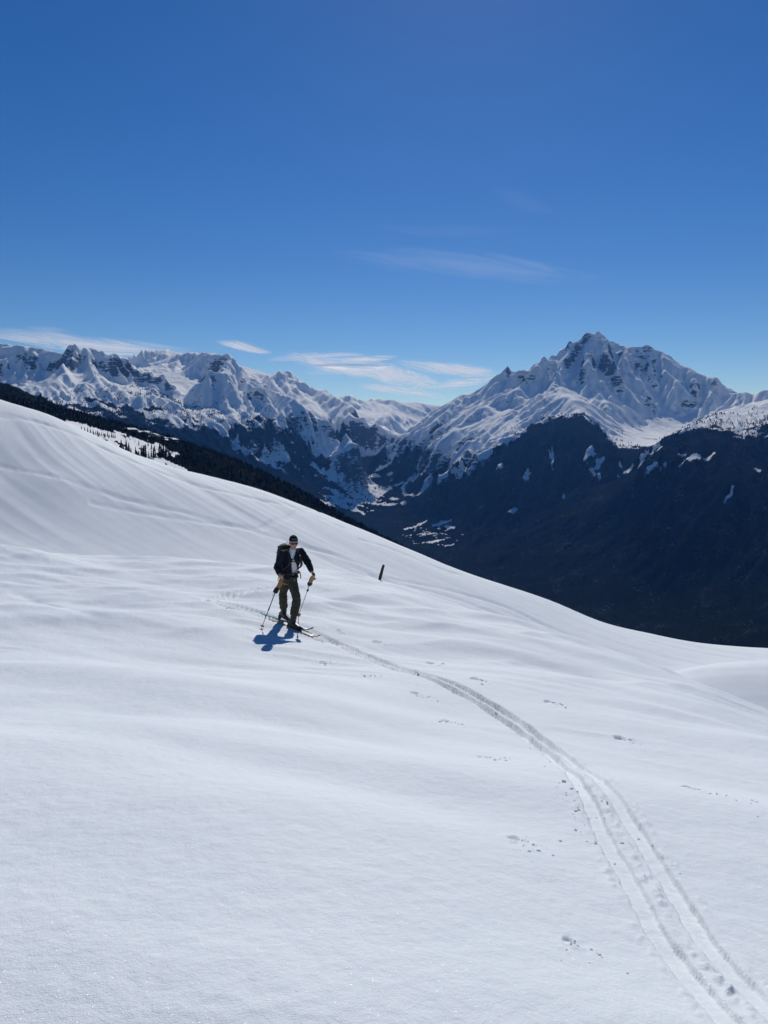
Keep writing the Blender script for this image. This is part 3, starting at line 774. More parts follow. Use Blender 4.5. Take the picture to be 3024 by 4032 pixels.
# ------------------------------------------------------------------ trees
M_needle = mat_plain("conifer_needles", (0.018, 0.028, 0.026), 0.9, 0.45, 0.8, 0.05)
M_bark = mat_plain("conifer_bark", (0.05, 0.038, 0.03), 0.9, 0.3, 2.0, 0.05)
def lathe(rings, seg, cap=True, jit=0.0, g=None):
    """rings of (radius, z); returns verts, tri/quads as quads with doubled tips"""
    v = []; f = []
    for k, (r, z) in enumerate(rings):
        for i in range(seg):
            a = 2 * math.pi * i / seg
            rr = r * (1 + (g.uniform(-jit, jit) if g is not None else 0))
            v.append((rr * math.cos(a), rr * math.sin(a), z + (g.uniform(-jit, jit) * r * 0.3 if g is not None else 0)))
    for k in range(len(rings) - 1):
        for i in range(seg):
            j = (i + 1) % seg
            f.append((k * seg + i, k * seg + j, (k + 1) * seg + j, (k + 1) * seg + i))
    return v, f
def conifer_arrays(h, tiers, seg, seed, wide=0.17):
    """drooping tiers with ragged rims around a stem"""
    g = np.random.default_rng(seed); v = []; f = []
    for t in range(tiers):
        q = t / tiers
        z0 = h * (0.10 + 0.86 * q); z1 = min(h, z0 + h * (1.75 / tiers))
        r = h * wide * (1 - q) ** 0.85 + 0.15
        b = len(v); off = g.uniform(0, 6.28)
        for i in range(seg):
            a = off + 2 * math.pi * i / seg; rr = r * (g.uniform(.92, 1.2) if i % 2 else g.uniform(.5, .75))
            v.append((rr * math.cos(a), rr * math.sin(a), z0 - (0.035 * h if i % 2 else -0.02 * h)))
        v.append((0, 0, z1)); tip = len(v) - 1
        for i in range(seg): f.append((b + i, b + (i + 1) % seg, tip))
    return np.array(v), np.array(f)
tree_meshes = []
for k, (h, w) in enumerate(((20, .15), (17, .17), (22, .13), (15, .19))):
    v, f = conifer_arrays(h, 9, 12, 40 + k, w)
    cm = mesh_np("crown", v, f, smooth=False); cm.materials.append(M_needle)
    tv, tf = lathe([(h * .016, 0.0), (h * .012, h * .3), (h * .004, h * .9)], 6)
    tm = mesh_np("trunk", tv, tf); tm.materials.append(M_bark)
    tree_meshes.append((h, cm, tm))
_own_fn = terrain
TREES = []
def conifer(x, y, height, label, group, kind=None):
    h, cm, tm = tree_meshes[rng.integers(len(tree_meshes)) if kind is None else kind]
    z = float(_own_fn(np.array([x]), np.array([y]))[0])
    o = empty("conifer", (x, y, z - 0.3), rng.uniform(0, 6.28))
    s = height / h; o.scale = (s * rng.uniform(.9, 1.15), s * rng.uniform(.9, 1.15), s)
    c = bpy.data.objects.new("crown", cm); t = bpy.data.objects.new("trunk", tm)
    for q in (c, t): COL.objects.link(q); q.parent = o
    tag(o, label, 'tree', group)
    TREES.append((x, y))
def A(ax, ay): return ax * 0.2315, 317.5 + ay * 0.2315
for ax, ay in ((352, 489), (366, 492), (379, 495), (391, 499), (402, 501), (413, 506), (421, 507), (431, 510), (440, 511), (448, 512), (456, 514), (465, 515), (473, 517), (482, 519), (489, 520), (497, 522), (405, 509), (425, 515), (452, 519), (470, 522)):
    q = raycast(terrain, *A(ax, ay), 1150, 2400, 500)
    conifer(q[0], q[1], rng.uniform(7, 10), 'small dark conifer in the loose row on the snowy shelf', 'conifers in a row on the snowy shelf')
for ax, ay, hh in ((524, 566, 17), (533, 580, 14), (546, 582, 24), (557, 586, 20), (566, 592, 13), (586, 588, 14), (600, 600, 12), (611, 602, 22), (620, 606, 25), (630, 607, 19), (643, 610, 15), (654, 606, 17), (664, 611, 24), (672, 606, 15), (688, 598, 20), (697, 606, 26), (707, 610, 22), (716, 600, 18), (655, 570, 13), (640, 556, 12), (600, 553, 11), (545, 548, 12), (668, 580, 14), (690, 570, 16), (706, 575, 18), (722, 585, 20), (730, 600, 22), (718, 565, 16), (735, 575, 17), (748, 585, 20)):
    q = raycast(terrain, *A(ax, ay), 1150, 2400, 500)
    conifer(q[0], q[1], hh, 'tall dark conifer on the steep snow face below the chalets', 'conifers on the snow face below the chalets')
# the front edge of the wood along the spur: single trees, then the wood itself as one mass
edge = resample([P(a, b, KM(r)) for a, b, r in RIDGES[27][4:16]], 6.0)
idx = np.linspace(0, len(edge) - 1, 190).astype(int)
for q in edge[idx]:
    n = q[:2] / np.hypot(*q[:2]); d = rng.uniform(-45, 25)
    conifer(q[0] + n[0] * d + rng.uniform(-4, 4), q[1] + n[1] * d, rng.uniform(9, 17), 'dark conifer standing out along the top of the forested spur', 'conifers along the forested spur')

def wood_mass(name, n, r0, r1, a0, a1, hmin, hmax, tiers, seg, want, parent=None):
    v0, f0 = conifer_arrays(1.0, tiers, seg, 5, .16)
    r = np.sqrt(rng.uniform(r0 ** 2, r1 ** 2, n)); a = rng.uniform(a0, a1, n)
    x, y = r * np.sin(a), r * np.cos(a); z = terrain(x, y)
    k = want(x, y, z, r)
    x, y, z = x[k], y[k], z[k]; n = len(x)
    h = rng.uniform(hmin, hmax, n) * rng.uniform(.75, 1, n); th_ = rng.uniform(0, 6.28, n); c, s = np.cos(th_), np.sin(th_)
    V_ = np.empty((n, len(v0), 3), np.float32)
    V_[:, :, 0] = x[:, None] + h[:, None] * (c[:, None] * v0[:, 0] - s[:, None] * v0[:, 1])
    V_[:, :, 1] = y[:, None] + h[:, None] * (s[:, None] * v0[:, 0] + c[:, None] * v0[:, 1])
    V_[:, :, 2] = z[:, None] - 0.5 + h[:, None] * v0[:, 2]
    F_ = (f0[None] + (np.arange(n) * len(v0))[:, None, None]).reshape(-1, 3)
    o = link(name, mesh_np(name, V_.reshape(-1, 3), F_, smooth=False), M_needle)
    return o
def want_near(x, y, z, r):
    f = np.maximum(forest_field(x, y, z), (1 - clear_mask(x, y)) * sstep(-2300, -1500, x) * .95)
    return f > 0.5
tag(wood_mass("spruce_wood", 12500, 1150, 3150, R_(-31), R_(20), 9, 18, 3, 6, want_near), 'dense dark spruce wood covering the near flank of the valley', 'wood', kind='stuff')
def want_far(x, y, z, r):
    f = forest_field(x, y, z)
    return (rng.uniform(0, 1, len(x)) < np.clip(f * 1.3, 0, 1)) & (f > .06) & (f < .96)
tag(wood_mass("treeline_wood", 90000, 4600, 10200, R_(-30), R_(30), 14, 26, 1, 5, want_far), 'thin scattered conifers along the treeline of the far slopes', 'wood', kind='stuff')

# ------------------------------------------------------------------ chalets and villages
M_wall = mat_plain("chalet_timber", (0.09, 0.06, 0.045), 0.8, 0.35, 0.6, 0.2)
M_plaster = mat_plain("house_plaster", (0.32, 0.29, 0.26), 0.9, 0.2, 0.3, 0.1)
M_roofsnow = mat_plain("roof_snow", (0.80, 0.85, 0.88), 0.8, 0.04, 0.5, 0.1)
M_glass = mat_plain("window_glass", (0.03, 0.04, 0.05), 0.15, 0.2, 1.0, 0.5)
def gable(w, d, h, rise):
    v = [(-w, -d, -3), (w, -d, -3), (w, d, -3), (-w, d, -3), (-w, -d, h), (w, -d, h), (w, d, h), (-w, d, h), (0, -d, h + rise), (0, d, h + rise)]
    f = [(0, 1, 5, 4), (2, 3, 7, 6), (1, 2, 6, 5), (3, 0, 4, 7), (4, 5, 8, 8), (6, 7, 9, 9)]
    return v, f
def roof(w, d, h, rise, o=0.9, t=0.8):
    v = []; sl = rise / w
    for y in (-d - o, d + o):
        v += [(-w - o, y, h - sl * o + .05), (0, y, h + rise + .05), (w + o, y, h - sl * o + .05), (w + o, y, h - sl * o + t), (0, y, h + rise + t), (-w - o, y, h - sl * o + t)]
    f = [(0, 1, 7, 6), (1, 2, 8, 7), (2, 3, 9, 8), (3, 4, 10, 9), (4, 5, 11, 10), (5, 0, 6, 11), (0, 5, 4, 1), (1, 4, 3, 2), (6, 7, 10, 11), (7, 8, 9, 10)]
    return v, f
def pyq(name, vf, mat):
    v, f = vf; me = bpy.data.meshes.new(name); me.from_pydata([tuple(q) for q in v], [], [tuple(dict.fromkeys(q)) for q in f]); me.materials.append(mat); return me
chal = []
for w, d, h, ri in ((5, 6.5, 5.5, 2.4), (7, 8, 7.5, 3.0), (9, 7, 9, 3.2)):
    wm = pyq("wall", gable(w, d, h, ri), M_wall); rm = pyq("roof", roof(w, d, h, ri), M_roofsnow)
    wv = [(-.6, -.06, 0), (.6, -.06, 0), (.6, -.06, 1.4), (-.6, -.06, 1.4), (-.6, .1, 0), (.6, .1, 0), (.6, .1, 1.4), (-.6, .1, 1.4)]
    gm = pyq("window", (wv, ((0, 1, 2, 3), (0, 4, 5, 1), (1, 5, 6, 2), (2, 6, 7, 3), (3, 7, 4, 0))), M_glass)
    gm = (gm, [(xx, -d, zz) for zz in np.arange(1.5, h - 1, 2.8) for xx in np.linspace(-w * .6, w * .6, 3)])
    chal.append((wm, rm, gm))
for ax, ay, k in ((555, 500, 1), (570, 503, 2), (590, 507, 0), (606, 512, 1), (622, 517, 2), (640, 520, 1), (652, 527, 0), (664, 525, 2), (676, 531, 1), (690, 533, 2), (703, 536, 1), (716, 541, 0), (728, 540, 1), (745, 545, 2), (756, 549, 0), (612, 505, 0), (632, 511, 1), (582, 498, 0)):
    q = raycast(terrain, *A(ax, ay), 1150, 2400, 500)
    o = empty("chalet", q, rng.uniform(-.6, .6)); o.scale = (1.1, 1.1, 1.0)
    for nm, m_ in zip(("wall", "roof"), chal[k]):
        c = bpy.data.objects.new(nm, m_); COL.objects.link(c); c.parent = o
    for wl in chal[k][2][1]:
        c = bpy.data.objects.new("window", chal[k][2][0]); COL.objects.link(c); c.parent = o; c.location = wl
    tag(o, 'dark timber chalet with a thick white roof on the snowy shelf beside the conifers', 'chalet', 'chalets on the snowy shelf')
hv, hf = gable(6, 8, 6, 3.2); rv_, rf_ = roof(6, 8, 6, 3.2, 1.0, .9)
hm = bpy.data.meshes.new("village_house")
hm.from_pydata([tuple(q) for q in hv + rv_], [], [tuple(dict.fromkeys(q)) for q in hf] + [tuple(i + len(hv) for i in q) for q in rf_])
hm.materials.append(M_plaster); hm.materials.append(M_roofsnow)
for i, pl_ in enumerate(hm.polygons): pl_.material_index = 0 if i < len(hf) else 1
def village(cx, cy, sx, sy, n, label, group):
    for k in range(n):
        q = raycast(terrain, cx + rng.normal(0, sx), cy + rng.normal(0, sy), 3600, 16000, 500)
        o = bpy.data.objects.new("village_house", hm); COL.objects.link(o)
        o.location = q; o.rotation_euler = (0, 0, rng.uniform(0, 3.1)); s = rng.uniform(.8, 1.7); o.scale = (s, s, s)
        tag(o, label, 'house', group)
village(347, 483, 12, 4, 26, 'tiny house in the upper village where the two valley sides meet', 'houses of the upper valley village')
village(350, 502, 16, 5, 34, 'tiny house in the lower village on the valley floor', 'houses of the lower valley village')
village(272, 452, 16, 4, 26, 'tiny house in the village on the wooded terrace under the left range', 'houses of the terrace village')
village(430, 537, 16, 6, 26, 'tiny house in the hamlet just past the forested spur', 'houses of the hamlet past the spur')

# ------------------------------------------------------------------ fence post on the crest
def hill_or_near(x, y): return max(float(near_height(np.array([x]), np.array([y]), False)[0]), float(hill_height(np.array([x]), np.array([y]))[0]))
M_post = mat_plain("weathered_wood", (0.055, 0.045, 0.042), 0.9, 0.5, 30.0, 0.1, 0.01)
for k in range(60):
    pq = raycast(lambda x, y: near_height(x, y, False), 379.5, 572 + .5 * k, 12, 40, 1500)
    if np.hypot(pq[0], pq[1]) < 34: break
g = np.random.default_rng(9)
rings = []
for z in np.linspace(-0.5, 0.50, 15): rings.append((0.046 + 0.005 * math.sin(z * 9), z))
rings += [(0.043, 0.515), (0.030, 0.528), (0.001, 0.532)]
pv, pf = lathe(rings, 12, jit=0.07, g=g)
post = link("fence_post", mesh_np("fence_post", pv, pf), M_post, None, (pq[0], pq[1], pq[2]))
post.rotation_euler = (R_(4), R_(15), 0)
tag(post, 'short dark weathered wooden post leaning out of the snow crest', 'post')

M_crumb, _nt, _b = new_mat("loose_snow")
_b.inputs['Base Color'].default_value = (.80, .84, .86, 1); _b.inputs['Roughness'].default_value = .9; _b.inputs['Specular IOR Level'].default_value = .1
_t = _nt.nodes.new('ShaderNodeBsdfTranslucent'); _t.inputs['Color'].default_value = (.85, .89, .92, 1)
_n = noise_n(_nt, 60.0, 3, .6, geo_pos(_nt)); _nt.links.new(bump_n(_nt, _n.outputs[0], .5, .004), _b.inputs['Normal'])
_m = _nt.nodes.new('ShaderNodeMixShader'); _m.inputs[0].default_value = .5
_nt.links.new(_b.outputs[0], _m.inputs[1]); _nt.links.new(_t.outputs[0], _m.inputs[2]); _nt.links.new(_m.outputs[0], _nt.nodes['Material Output'].inputs['Surface'])
# ------------------------------------------------------------------ loose crumbs of snow along the track
def crumbs(pts, name, label):
    bm0 = bmesh.new(); bmesh.ops.create_icosphere(bm0, subdivisions=1, radius=1.0)
    v0 = np.array([v.co[:] for v in bm0.verts]); f0 = np.array([[v.index for v in f.verts] for f in bm0.faces]); bm0.free()
    Vs, Fs = [], []
    for k, (x, y, s) in enumerate(pts):
        jit = 1 + rng.uniform(-.35, .35, (len(v0), 1)); sc = np.array([rng.uniform(.7, 1.4), rng.uniform(.7, 1.4), rng.uniform(.5, .9)])
        Vs.append(v0 * jit * sc * s + np.array([x, y, 0])); Fs.append(f0 + k * len(v0))
    zz = near_height(np.array([p[0] for p in pts]), np.array([p[1] for p in pts]))
    for k, (v, z) in enumerate(zip(Vs, zz)): v[:, 2] += z + pts[k][2] * .05
    o = link(name, mesh_np(name, np.concatenate(Vs), np.concatenate(Fs)), M_crumb)
    tag(o, label, 'snow', kind='stuff')
cpts = []
for k in range(len(TRACK) - 1):
    a, b = TRACK[k], TRACK[k + 1]; t = (b - a) / np.linalg.norm(b - a); n = np.array([t[1], -t[0]])
    clump = max(0.0, float(perlin(np.array([k * .06]), np.array([2.5]))[0]) + .25)
    for side in (-1, 0, 1):
        for _ in range(rng.poisson(3.0 * clump * (1.3 if side == 1 else .6))):
            off = side * .165 + rng.normal(0, .03 if side == 0 else .05)
            q = a + (b - a) * rng.uniform() + n * off
            cpts.append((q[0], q[1], abs(rng.normal(.002, .0035)) + .0015))
for q, s in HPT:
    d = np.hypot(q[0], q[1])
    for _ in range(22):
        l = abs(rng.normal(0, .22)) * s; an = rng.normal(-.9, .5)
        cpts.append((q[0] + l * math.cos(an), q[1] + l * math.sin(an), (abs(rng.normal(.0015, .0025)) + .0012) * min(2.4, 1 + d / 8)))
crumbs(cpts, "snow_crumbs", 'loose white snow crumbs strewn along the ski track and pole holes')

# ------------------------------------------------------------------ clouds
def mat_cloud(name, opac, seed):
    m = bpy.data.materials.new(name); m.use_nodes = True; nt = m.node_tree; nt.nodes.clear()
    out = nt.nodes.new('ShaderNodeOutputMaterial')
    def at(n):
        a = nt.nodes.new('ShaderNodeAttribute'); a.attribute_name = n; return a.outputs['Fac']
    cx = nt.nodes.new('ShaderNodeCombineXYZ')
    nt.links.new(at('along'), cx.inputs[0]); nt.links.new(at('across'), cx.inputs[1]); cx.inputs[2].default_value = seed * 3.7
    n1 = noise_n(nt, 0.8, 10, 0.66, cx.outputs[0], 1.1)
    prof = at('edge')
    d = math_n(nt, 'ADD', prof, math_n(nt, 'MULTIPLY', math_n(nt, 'SUBTRACT', n1.outputs[0], 0.5), 2.6))
    al = math_n(nt, 'MULTIPLY', map_n(nt, d, 0.15, 1.25), math_n(nt, 'MULTIPLY', map_n(nt, at('edge'), 0.0, 0.4), math_n(nt, 'MULTIPLY', at('face'), opac)))
    tr = nt.nodes.new('ShaderNodeBsdfTransparent'); tl = nt.nodes.new('ShaderNodeBsdfTranslucent'); df = nt.nodes.new('ShaderNodeBsdfDiffuse')
    tl.inputs['Color'].default_value = (.97, .98, 1, 1); df.inputs['Color'].default_value = (.97, .98, 1, 1)
    ad = nt.nodes.new('ShaderNodeMixShader'); ad.inputs[0].default_value = .12
    nt.links.new(tl.outputs[0], ad.inputs[1]); nt.links.new(df.outputs[0], ad.inputs[2])
    mx = nt.nodes.new('ShaderNodeMixShader'); nt.links.new(al, mx.inputs[0]); nt.links.new(tr.outputs[0], mx.inputs[1]); nt.links.new(ad.outputs[0], mx.inputs[2])
    nt.links.new(mx.outputs[0], out.inputs['Surface'])
    return m
def cloud(line, half, opac, alt, label, seed, taper=1.0):
    line = smooth_pl([px16(*p) for p in line], 2); n = 90
    line = resample(line, max(.5, np.linalg.norm(np.diff(line, axis=0), axis=1).sum() / n)); n = len(line)
    half = half * 768 / 1659.0; m = 14
    V_, al_, ac_, ed_, fc_ = [], [], [], [], []
    def place(px, py):
        d = P(px, py, 1.0); return d * (alt / max(d[2], 0.01))
    mid = np.array([place(*p) for p in line]); arc = np.r_[0, np.cumsum(np.linalg.norm(np.diff(mid, axis=0), axis=1))]
    for layer in (0, 1):
        for i in range(n):
            u = i / (n - 1); w = half * (math.sin(math.pi * min(1, u * 1.0)) ** .5 + .05)
            for j in range(m):
                v = -1 + 2 * j / (m - 1)
                q = place(line[i][0], line[i][1] - v * w)
                e = (1 - v * v) * math.sin(math.pi * u) ** .6
                q[2] += (1 if layer else -1) * 90 * e
                V_.append(q); al_.append(arc[i] / 4200.0); ac_.append(v * 1.7 + u * 2.0); ed_.append(max(0, e)); fc_.append(.15 if layer else 1.0)
    f1 = grid_faces(n, m); f2 = f1[:, ::-1] + n * m
    o = link("cloud", mesh_np("cloud", np.array(V_), np.r_[f1, f2]), mat_cloud("cloud_wisp", opac, seed))
    for nm, vals in (('along', al_), ('across', ac_), ('edge', ed_), ('face', fc_)): attr(o.data, nm, vals)
    # origin inside the cloud
    c = np.array(V_).mean(0); o.data.transform(Matrix.Translation(-Vector(c))); o.location = c
    tag(o, label, 'cloud')
cloud([(600, 764), (700, 781), (800, 795), (880, 813), (970, 838)], 28, 1.0, 4600, 'broad white cloud streak slanting over the gap between the two ranges', 1)
cloud([(720, 773), (790, 775), (870, 770)], 8, .9, 5000, 'short bright narrow cloud bar just above the broad streak', 2)
cloud([(660, 770), (730, 764), (800, 765)], 5, .55, 5200, 'thin curved cloud thread above the broad white streak', 3)
cloud([(840, 778), (930, 793), (1000, 799), (1100, 808)], 17, .85, 4800, 'soft cloud band running to the left shoulder of the right peak', 4)
cloud([(920, 838), (1000, 826), (1090, 812)], 12, .85, 4500, 'slim cloud rising towards the lower left ridge of the right peak', 5)
cloud([(760, 832), (860, 840), (930, 850), (980, 862)], 12, .75, 4300, 'pale low cloud strip directly above the far snowy range', 6)
cloud([(460, 738), (520, 745), (560, 756), (592, 760)], 12, .95, 5000, 'small wedge-shaped cloud alone right of the left range summits', 7)
cloud([(-80, 712), (60, 726), (180, 743), (300, 754), (440, 760)], 22, .85, 4800, 'long hazy cloud bank lying behind the left range skyline', 8)
cloud([(50, 704), (100, 708), (165, 716)], 5, .28, 5600, 'faint little cloud wisp above the long cloud bank', 9)
cloud([(570, 778), (620, 772), (690, 772)], 8, .3, 4700, 'dim cloud tail at the left end of the broad streak', 10)
cloud([(640, 806), (720, 800), (800, 804)], 10, .28, 4500, 'dim cloud patch under the left half of the broad streak', 11)
cloud([(700, 540), (880, 562), (1060, 574), (1330, 610)], 34, .12, 6500, 'very faint long cirrus veil high in the blue sky', 12)
cloud([(1060, 405), (1130, 440), (1210, 455)], 26, .03, 7500, 'barely visible cirrus smudge highest above the right peak', 13)
cloud([(760, 480), (950, 500), (1180, 492)], 18, .03, 7000, 'barely visible flat cirrus line above the long cirrus veil', 14)
# ------------------------------------------------------------------ the ski tourer and his gear
def V3(*a): return np.array(a, float)
def unit(v): v = np.asarray(v, float); return v / np.linalg.norm(v)
def loft(pts, rad, ref=(1, 0, 0), seg=14, expo=2.0):
    """tube through pts; rad is r or (a, b): a along ref, b across; expo > 2 squares the section"""
    pts = [np.asarray(p, float) for p in pts]; v = []; f = []
    n = len(pts)
    for i, p in enumerate(pts):
        t = unit(pts[min(i + 1, n - 1)] - pts[max(i - 1, 0)])
        a = np.asarray(ref, float); a = a - a.dot(t) * t
        if np.linalg.norm(a) < 1e-4: a = np.array([0, 1, 0]) - t[1] * t
        a = unit(a); b = np.cross(t, a)
        r = rad[i]; ra, rb = (r, r) if np.isscalar(r) else r
        for k in range(seg):
            q = 2 * math.pi * k / seg; c, s = math.cos(q), math.sin(q)
            c = math.copysign(abs(c) ** (2 / expo), c); s = math.copysign(abs(s) ** (2 / expo), s)
            v.append(p + a * ra * c + b * rb * s)
    for i in range(n - 1):
        for k in range(seg):
            j = (k + 1) % seg
            f.append((i * seg + k, i * seg + j, (i + 1) * seg + j, (i + 1) * seg + k))
    f.append(tuple(range(seg))[::-1]); f.append(tuple((n - 1) * seg + k for k in range(seg)))
    return [tuple(q) for q in v], f
def ball(c, r, seg=14, ref=None):
    """ellipsoid; r = (rx, ry, rz) in the axes ref (3 rows)"""
    r = (r, r, r) if np.isscalar(r) else r; ax = np.eye(3) if ref is None else np.asarray(ref, float)
    v = []; f = []; m = seg // 2 + 1
    for i in range(m + 1):
        ph = math.pi * (i / m) ; ph = min(max(ph, .02), math.pi - .02)
        for k in range(seg):
            q = 2 * math.pi * k / seg
            l = np.array([r[0] * math.sin(ph) * math.cos(q), r[1] * math.sin(ph) * math.sin(q), r[2] * math.cos(ph)])
            v.append(tuple(np.asarray(c) + l @ ax))
    for i in range(m):
        for k in range(seg):
            j = (k + 1) % seg; f.append((i * seg + k, (i + 1) * seg + k, (i + 1) * seg + j, i * seg + j))
    f.append(tuple(range(seg))); f.append(tuple(m * seg + k for k in range(seg))[::-1])
    return v, f
def raw(name, parts):
    v = []; f = []
    for pv, pf in parts:
        b = len(v); v += [tuple(q) for q in pv]; f += [tuple(b + i for i in q) for q in pf]
    me = bpy.data.meshes.new(name); me.from_pydata(v, [], f)
    bm = bmesh.new(); bm.from_mesh(me); bmesh.ops.recalc_face_normals(bm, faces=bm.faces[:]); bm.to_mesh(me); bm.free()
    return me
def shade(me, s=True):
    me.polygons.foreach_set('use_smooth', np.full(len(me.polygons), s, bool)); me.update(); return me
def fuse(name, parts, voxel, smooth=4, cut=None, fold=0.0, fold_scale=14.0, thick=0.0):
    """one continuous surface out of overlapping lofts"""
    me = raw(name, parts); o = bpy.data.objects.new("tmp", me); COL.objects.link(o)
    m = o.modifiers.new("r", 'REMESH'); m.mode = 'VOXEL'; m.voxel_size = voxel
    if smooth:
        m = o.modifiers.new("s", 'SMOOTH'); m.factor = 0.5; m.iterations = smooth
    dg = bpy.context.evaluated_depsgraph_get(); dg.update()
    out = bpy.data.meshes.new_from_object(o.evaluated_get(dg)); out.name = name
    bpy.data.objects.remove(o); bpy.data.meshes.remove(me)
    n = len(out.vertices); co = np.empty(n * 3); out.vertices.foreach_get('co', co); co = co.reshape(-1, 3)
    no = np.empty(n * 3); out.vertices.foreach_get('normal', no); no = no.reshape(-1, 3)
    if fold:
        d = fbm(co[:, 0] * fold_scale + co[:, 1] * fold_scale * .7, co[:, 2] * fold_scale * 1.6 + co[:, 1] * 4, 3)
        d2 = ridged(co[:, 0] * fold_scale * .8 + co[:, 2] * fold_scale * .5, co[:, 2] * fold_scale - co[:, 1] * fold_scale * .6, 2) - .9
        co = co + no * (fold * (d * .7 + d2 * .6))[:, None]
        out.vertices.foreach_set('co', co.ravel())
    if cut is not None or thick:
        bm = bmesh.new(); bm.from_mesh(out)
        if cut is not None:
            dead = [f for f in bm.faces if cut(f.calc_center_median(), f.normal)]
            bmesh.ops.delete(bm, geom=dead, context='FACES')
        if thick:
            bmesh.ops.solidify(bm, geom=bm.faces[:], thickness=thick)
        bm.to_mesh(out); bm.free()
    return shade(out)
def inside(poly, x, y):
    r = False; n = len(poly)
    for i in range(n):
        x1, y1 = poly[i]; x2, y2 = poly[(i + 1) % n]
        if (y1 > y) != (y2 > y) and x < (x2 - x1) * (y - y1) / (y2 - y1) + x1: r = not r
    return r

def mat_cloth(name, col, weave=260.0, rough=.85, spec=.15, var=.2):
    m, nt, b = new_mat(name); tc = nt.nodes.new('ShaderNodeTexCoord')
    n = noise_n(nt, 9.0, 5, .6, tc.outputs['Object'])
    nt.links.new(mix_n(nt, map_n(nt, n.outputs[0], .3, .7), tuple(c * (1 - var) for c in col), tuple(c * (1 + var) for c in col)), b.inputs['Base Color'])
    w = nt.nodes.new('ShaderNodeTexNoise'); w.inputs['Scale'].default_value = weave; nt.links.new(tc.outputs['Object'], w.inputs['Vector'])
    nt.links.new(bump_n(nt, w.outputs[0], .4, .002), b.inputs['Normal'])
    b.inputs['Roughness'].default_value = rough; b.inputs['Specular IOR Level'].default_value = spec
    return m
M_jacket = mat_cloth("jacket_fabric", (0.013, 0.017, 0.030))
M_trous = mat_cloth("trouser_fabric", (0.062, 0.060, 0.042))
M_shirt = mat_cloth("shirt_fabric", (0.74, 0.74, 0.77), var=.05)
M_pack = mat_cloth("pack_fabric", (0.022, 0.025, 0.027), spec=.3, rough=.6)
M_packg = mat_cloth("pack_fabric_olive", (0.035, 0.043, 0.033), spec=.3, rough=.6)
M_cap = mat_cloth("cap_fabric", (0.010, 0.011, 0.014))
M_patch = mat_cloth("cap_patch", (0.10, 0.12, 0.16))
M_skin = mat_plain("skin", (0.52, 0.29, 0.22), .55, .12, 30.0, .35)
M_lip = mat_plain("lip_skin", (0.33, 0.13, 0.11), .5, .12, 30.0, .35)
M_hair = mat_plain("hair", (0.035, 0.024, 0.018), .6, .3, 60.0, .3)
M_lens = mat_plain("dark_lens", (0.012, 0.012, 0.016), .12, .1, 10.0, .6)
M_boot = mat_plain("boot_shell", (0.016, 0.017, 0.020), .45, .2, 14.0, .45)
M_bootred = mat_plain("boot_trim", (0.16, 0.045, 0.035), .5, .2, 14.0, .4)
M_steel = mat_plain("binding_steel", (0.20, 0.20, 0.21), .35, .2, 30.0, .5, metal=.9)
M_blackp = mat_plain("black_plastic", (0.012, 0.012, 0.013), .5, .2, 30.0, .4)
M_leather = mat_plain("tan_leather", (0.33, 0.19, 0.065), .7, .22, 22.0, .3, .003)
M_bluealu = mat_plain("blue_pole", (0.025, 0.055, 0.24), .35, .12, 20.0, .5)
M_alu = mat_plain("grey_pole", (0.24, 0.24, 0.26), .35, .12, 20.0, .5, metal=.7)
M_basket = mat_plain("orange_basket", (0.55, 0.16, 0.10), .5, .1, 20.0, .4)
M_skitop = mat_plain("ski_topsheet", (0.36, 0.30, 0.25), .4, .25, 5.0, .5)
M_skiblue = mat_plain("ski_blue", (0.13, 0.30, 0.40), .4, .25, 5.0, .5)
M_skitip = mat_plain("ski_tip_brown", (0.06, 0.04, 0.035), .45, .2, 8.0, .5)
M_red = mat_plain("red_webbing", (0.20, 0.02, 0.02), .8, .2, 30.0, .2)
M_white = mat_plain("white_print", (0.7, 0.7, 0.72), .8, .05, 30.0, .2)

k0 = int(np.argmin(np.hypot(TRACK[:, 0] - SK[0], TRACK[:, 1] - SK[1])))
HD = unit(TRACK[min(k0 + 8, len(TRACK) - 1)] - TRACK[max(k0 - 6, 0)]); HD = V3(HD[0], HD[1], 0)   # where the skis point
RT = V3(HD[1], -HD[0], 0)                                                             # to his right
base_xy = TRACK[k0]
def gz(x, y): return float(near_height(np.array([x]), np.array([y]))[0])
def gz0(x, y): return float(near_height(np.array([x]), np.array([y]), False)[0])
B = V3(base_xy[0], base_xy[1], gz0(*base_xy))
def W(p): return Vector(tuple(np.asarray(p) + B))
def G(p):  # ground under a local point, local
    return gz0(p[0] + B[0], p[1] + B[1]) - B[2]

FR = unit((.60, -.80, 0)); LX = unit((.80, .60, 0))       # chest forward, towards his left hand
HF = unit((.28, -.96, -.10)); HL = unit((.96, .28, 0)); HU = np.cross(HL, -HF); HU = HU if HU[2] > 0 else -HU
footR = HD * .24 + RT * .092; footL = HD * -.30 - RT * .092
footR[2] = G(footR) + .012; footL[2] = G(footL) + .012
ankR = footR + V3(0, 0, .13) - HD * .03; ankL = footL + V3(0, 0, .17) - HD * .02
hipc = V3(-.005, -.01, .93)
hipR = hipc + unit((-.35, -.5, 0)) * .0 + V3(.062, -.05, -.01); hipL = hipc + V3(-.072, .04, -.01)
kneeR = (hipR + ankR) / 2 + HD * .10 + V3(.02, -.02, .0); kneeL = (hipL + ankL) / 2 + HD * .04 + V3(-.055, -.02, -.01)
waist = V3(.01, -.03, 1.08); chest = V3(.05, -.08, 1.30); neckb = V3(.085, -.125, 1.475); head = V3(.105, -.165, 1.64)
shL = V3(.215, .045, 1.445); elL = V3(.37, .0, 1.225); wrL = V3(.455, -.135, 1.06); haL = V3(.478, -.175, 1.01)
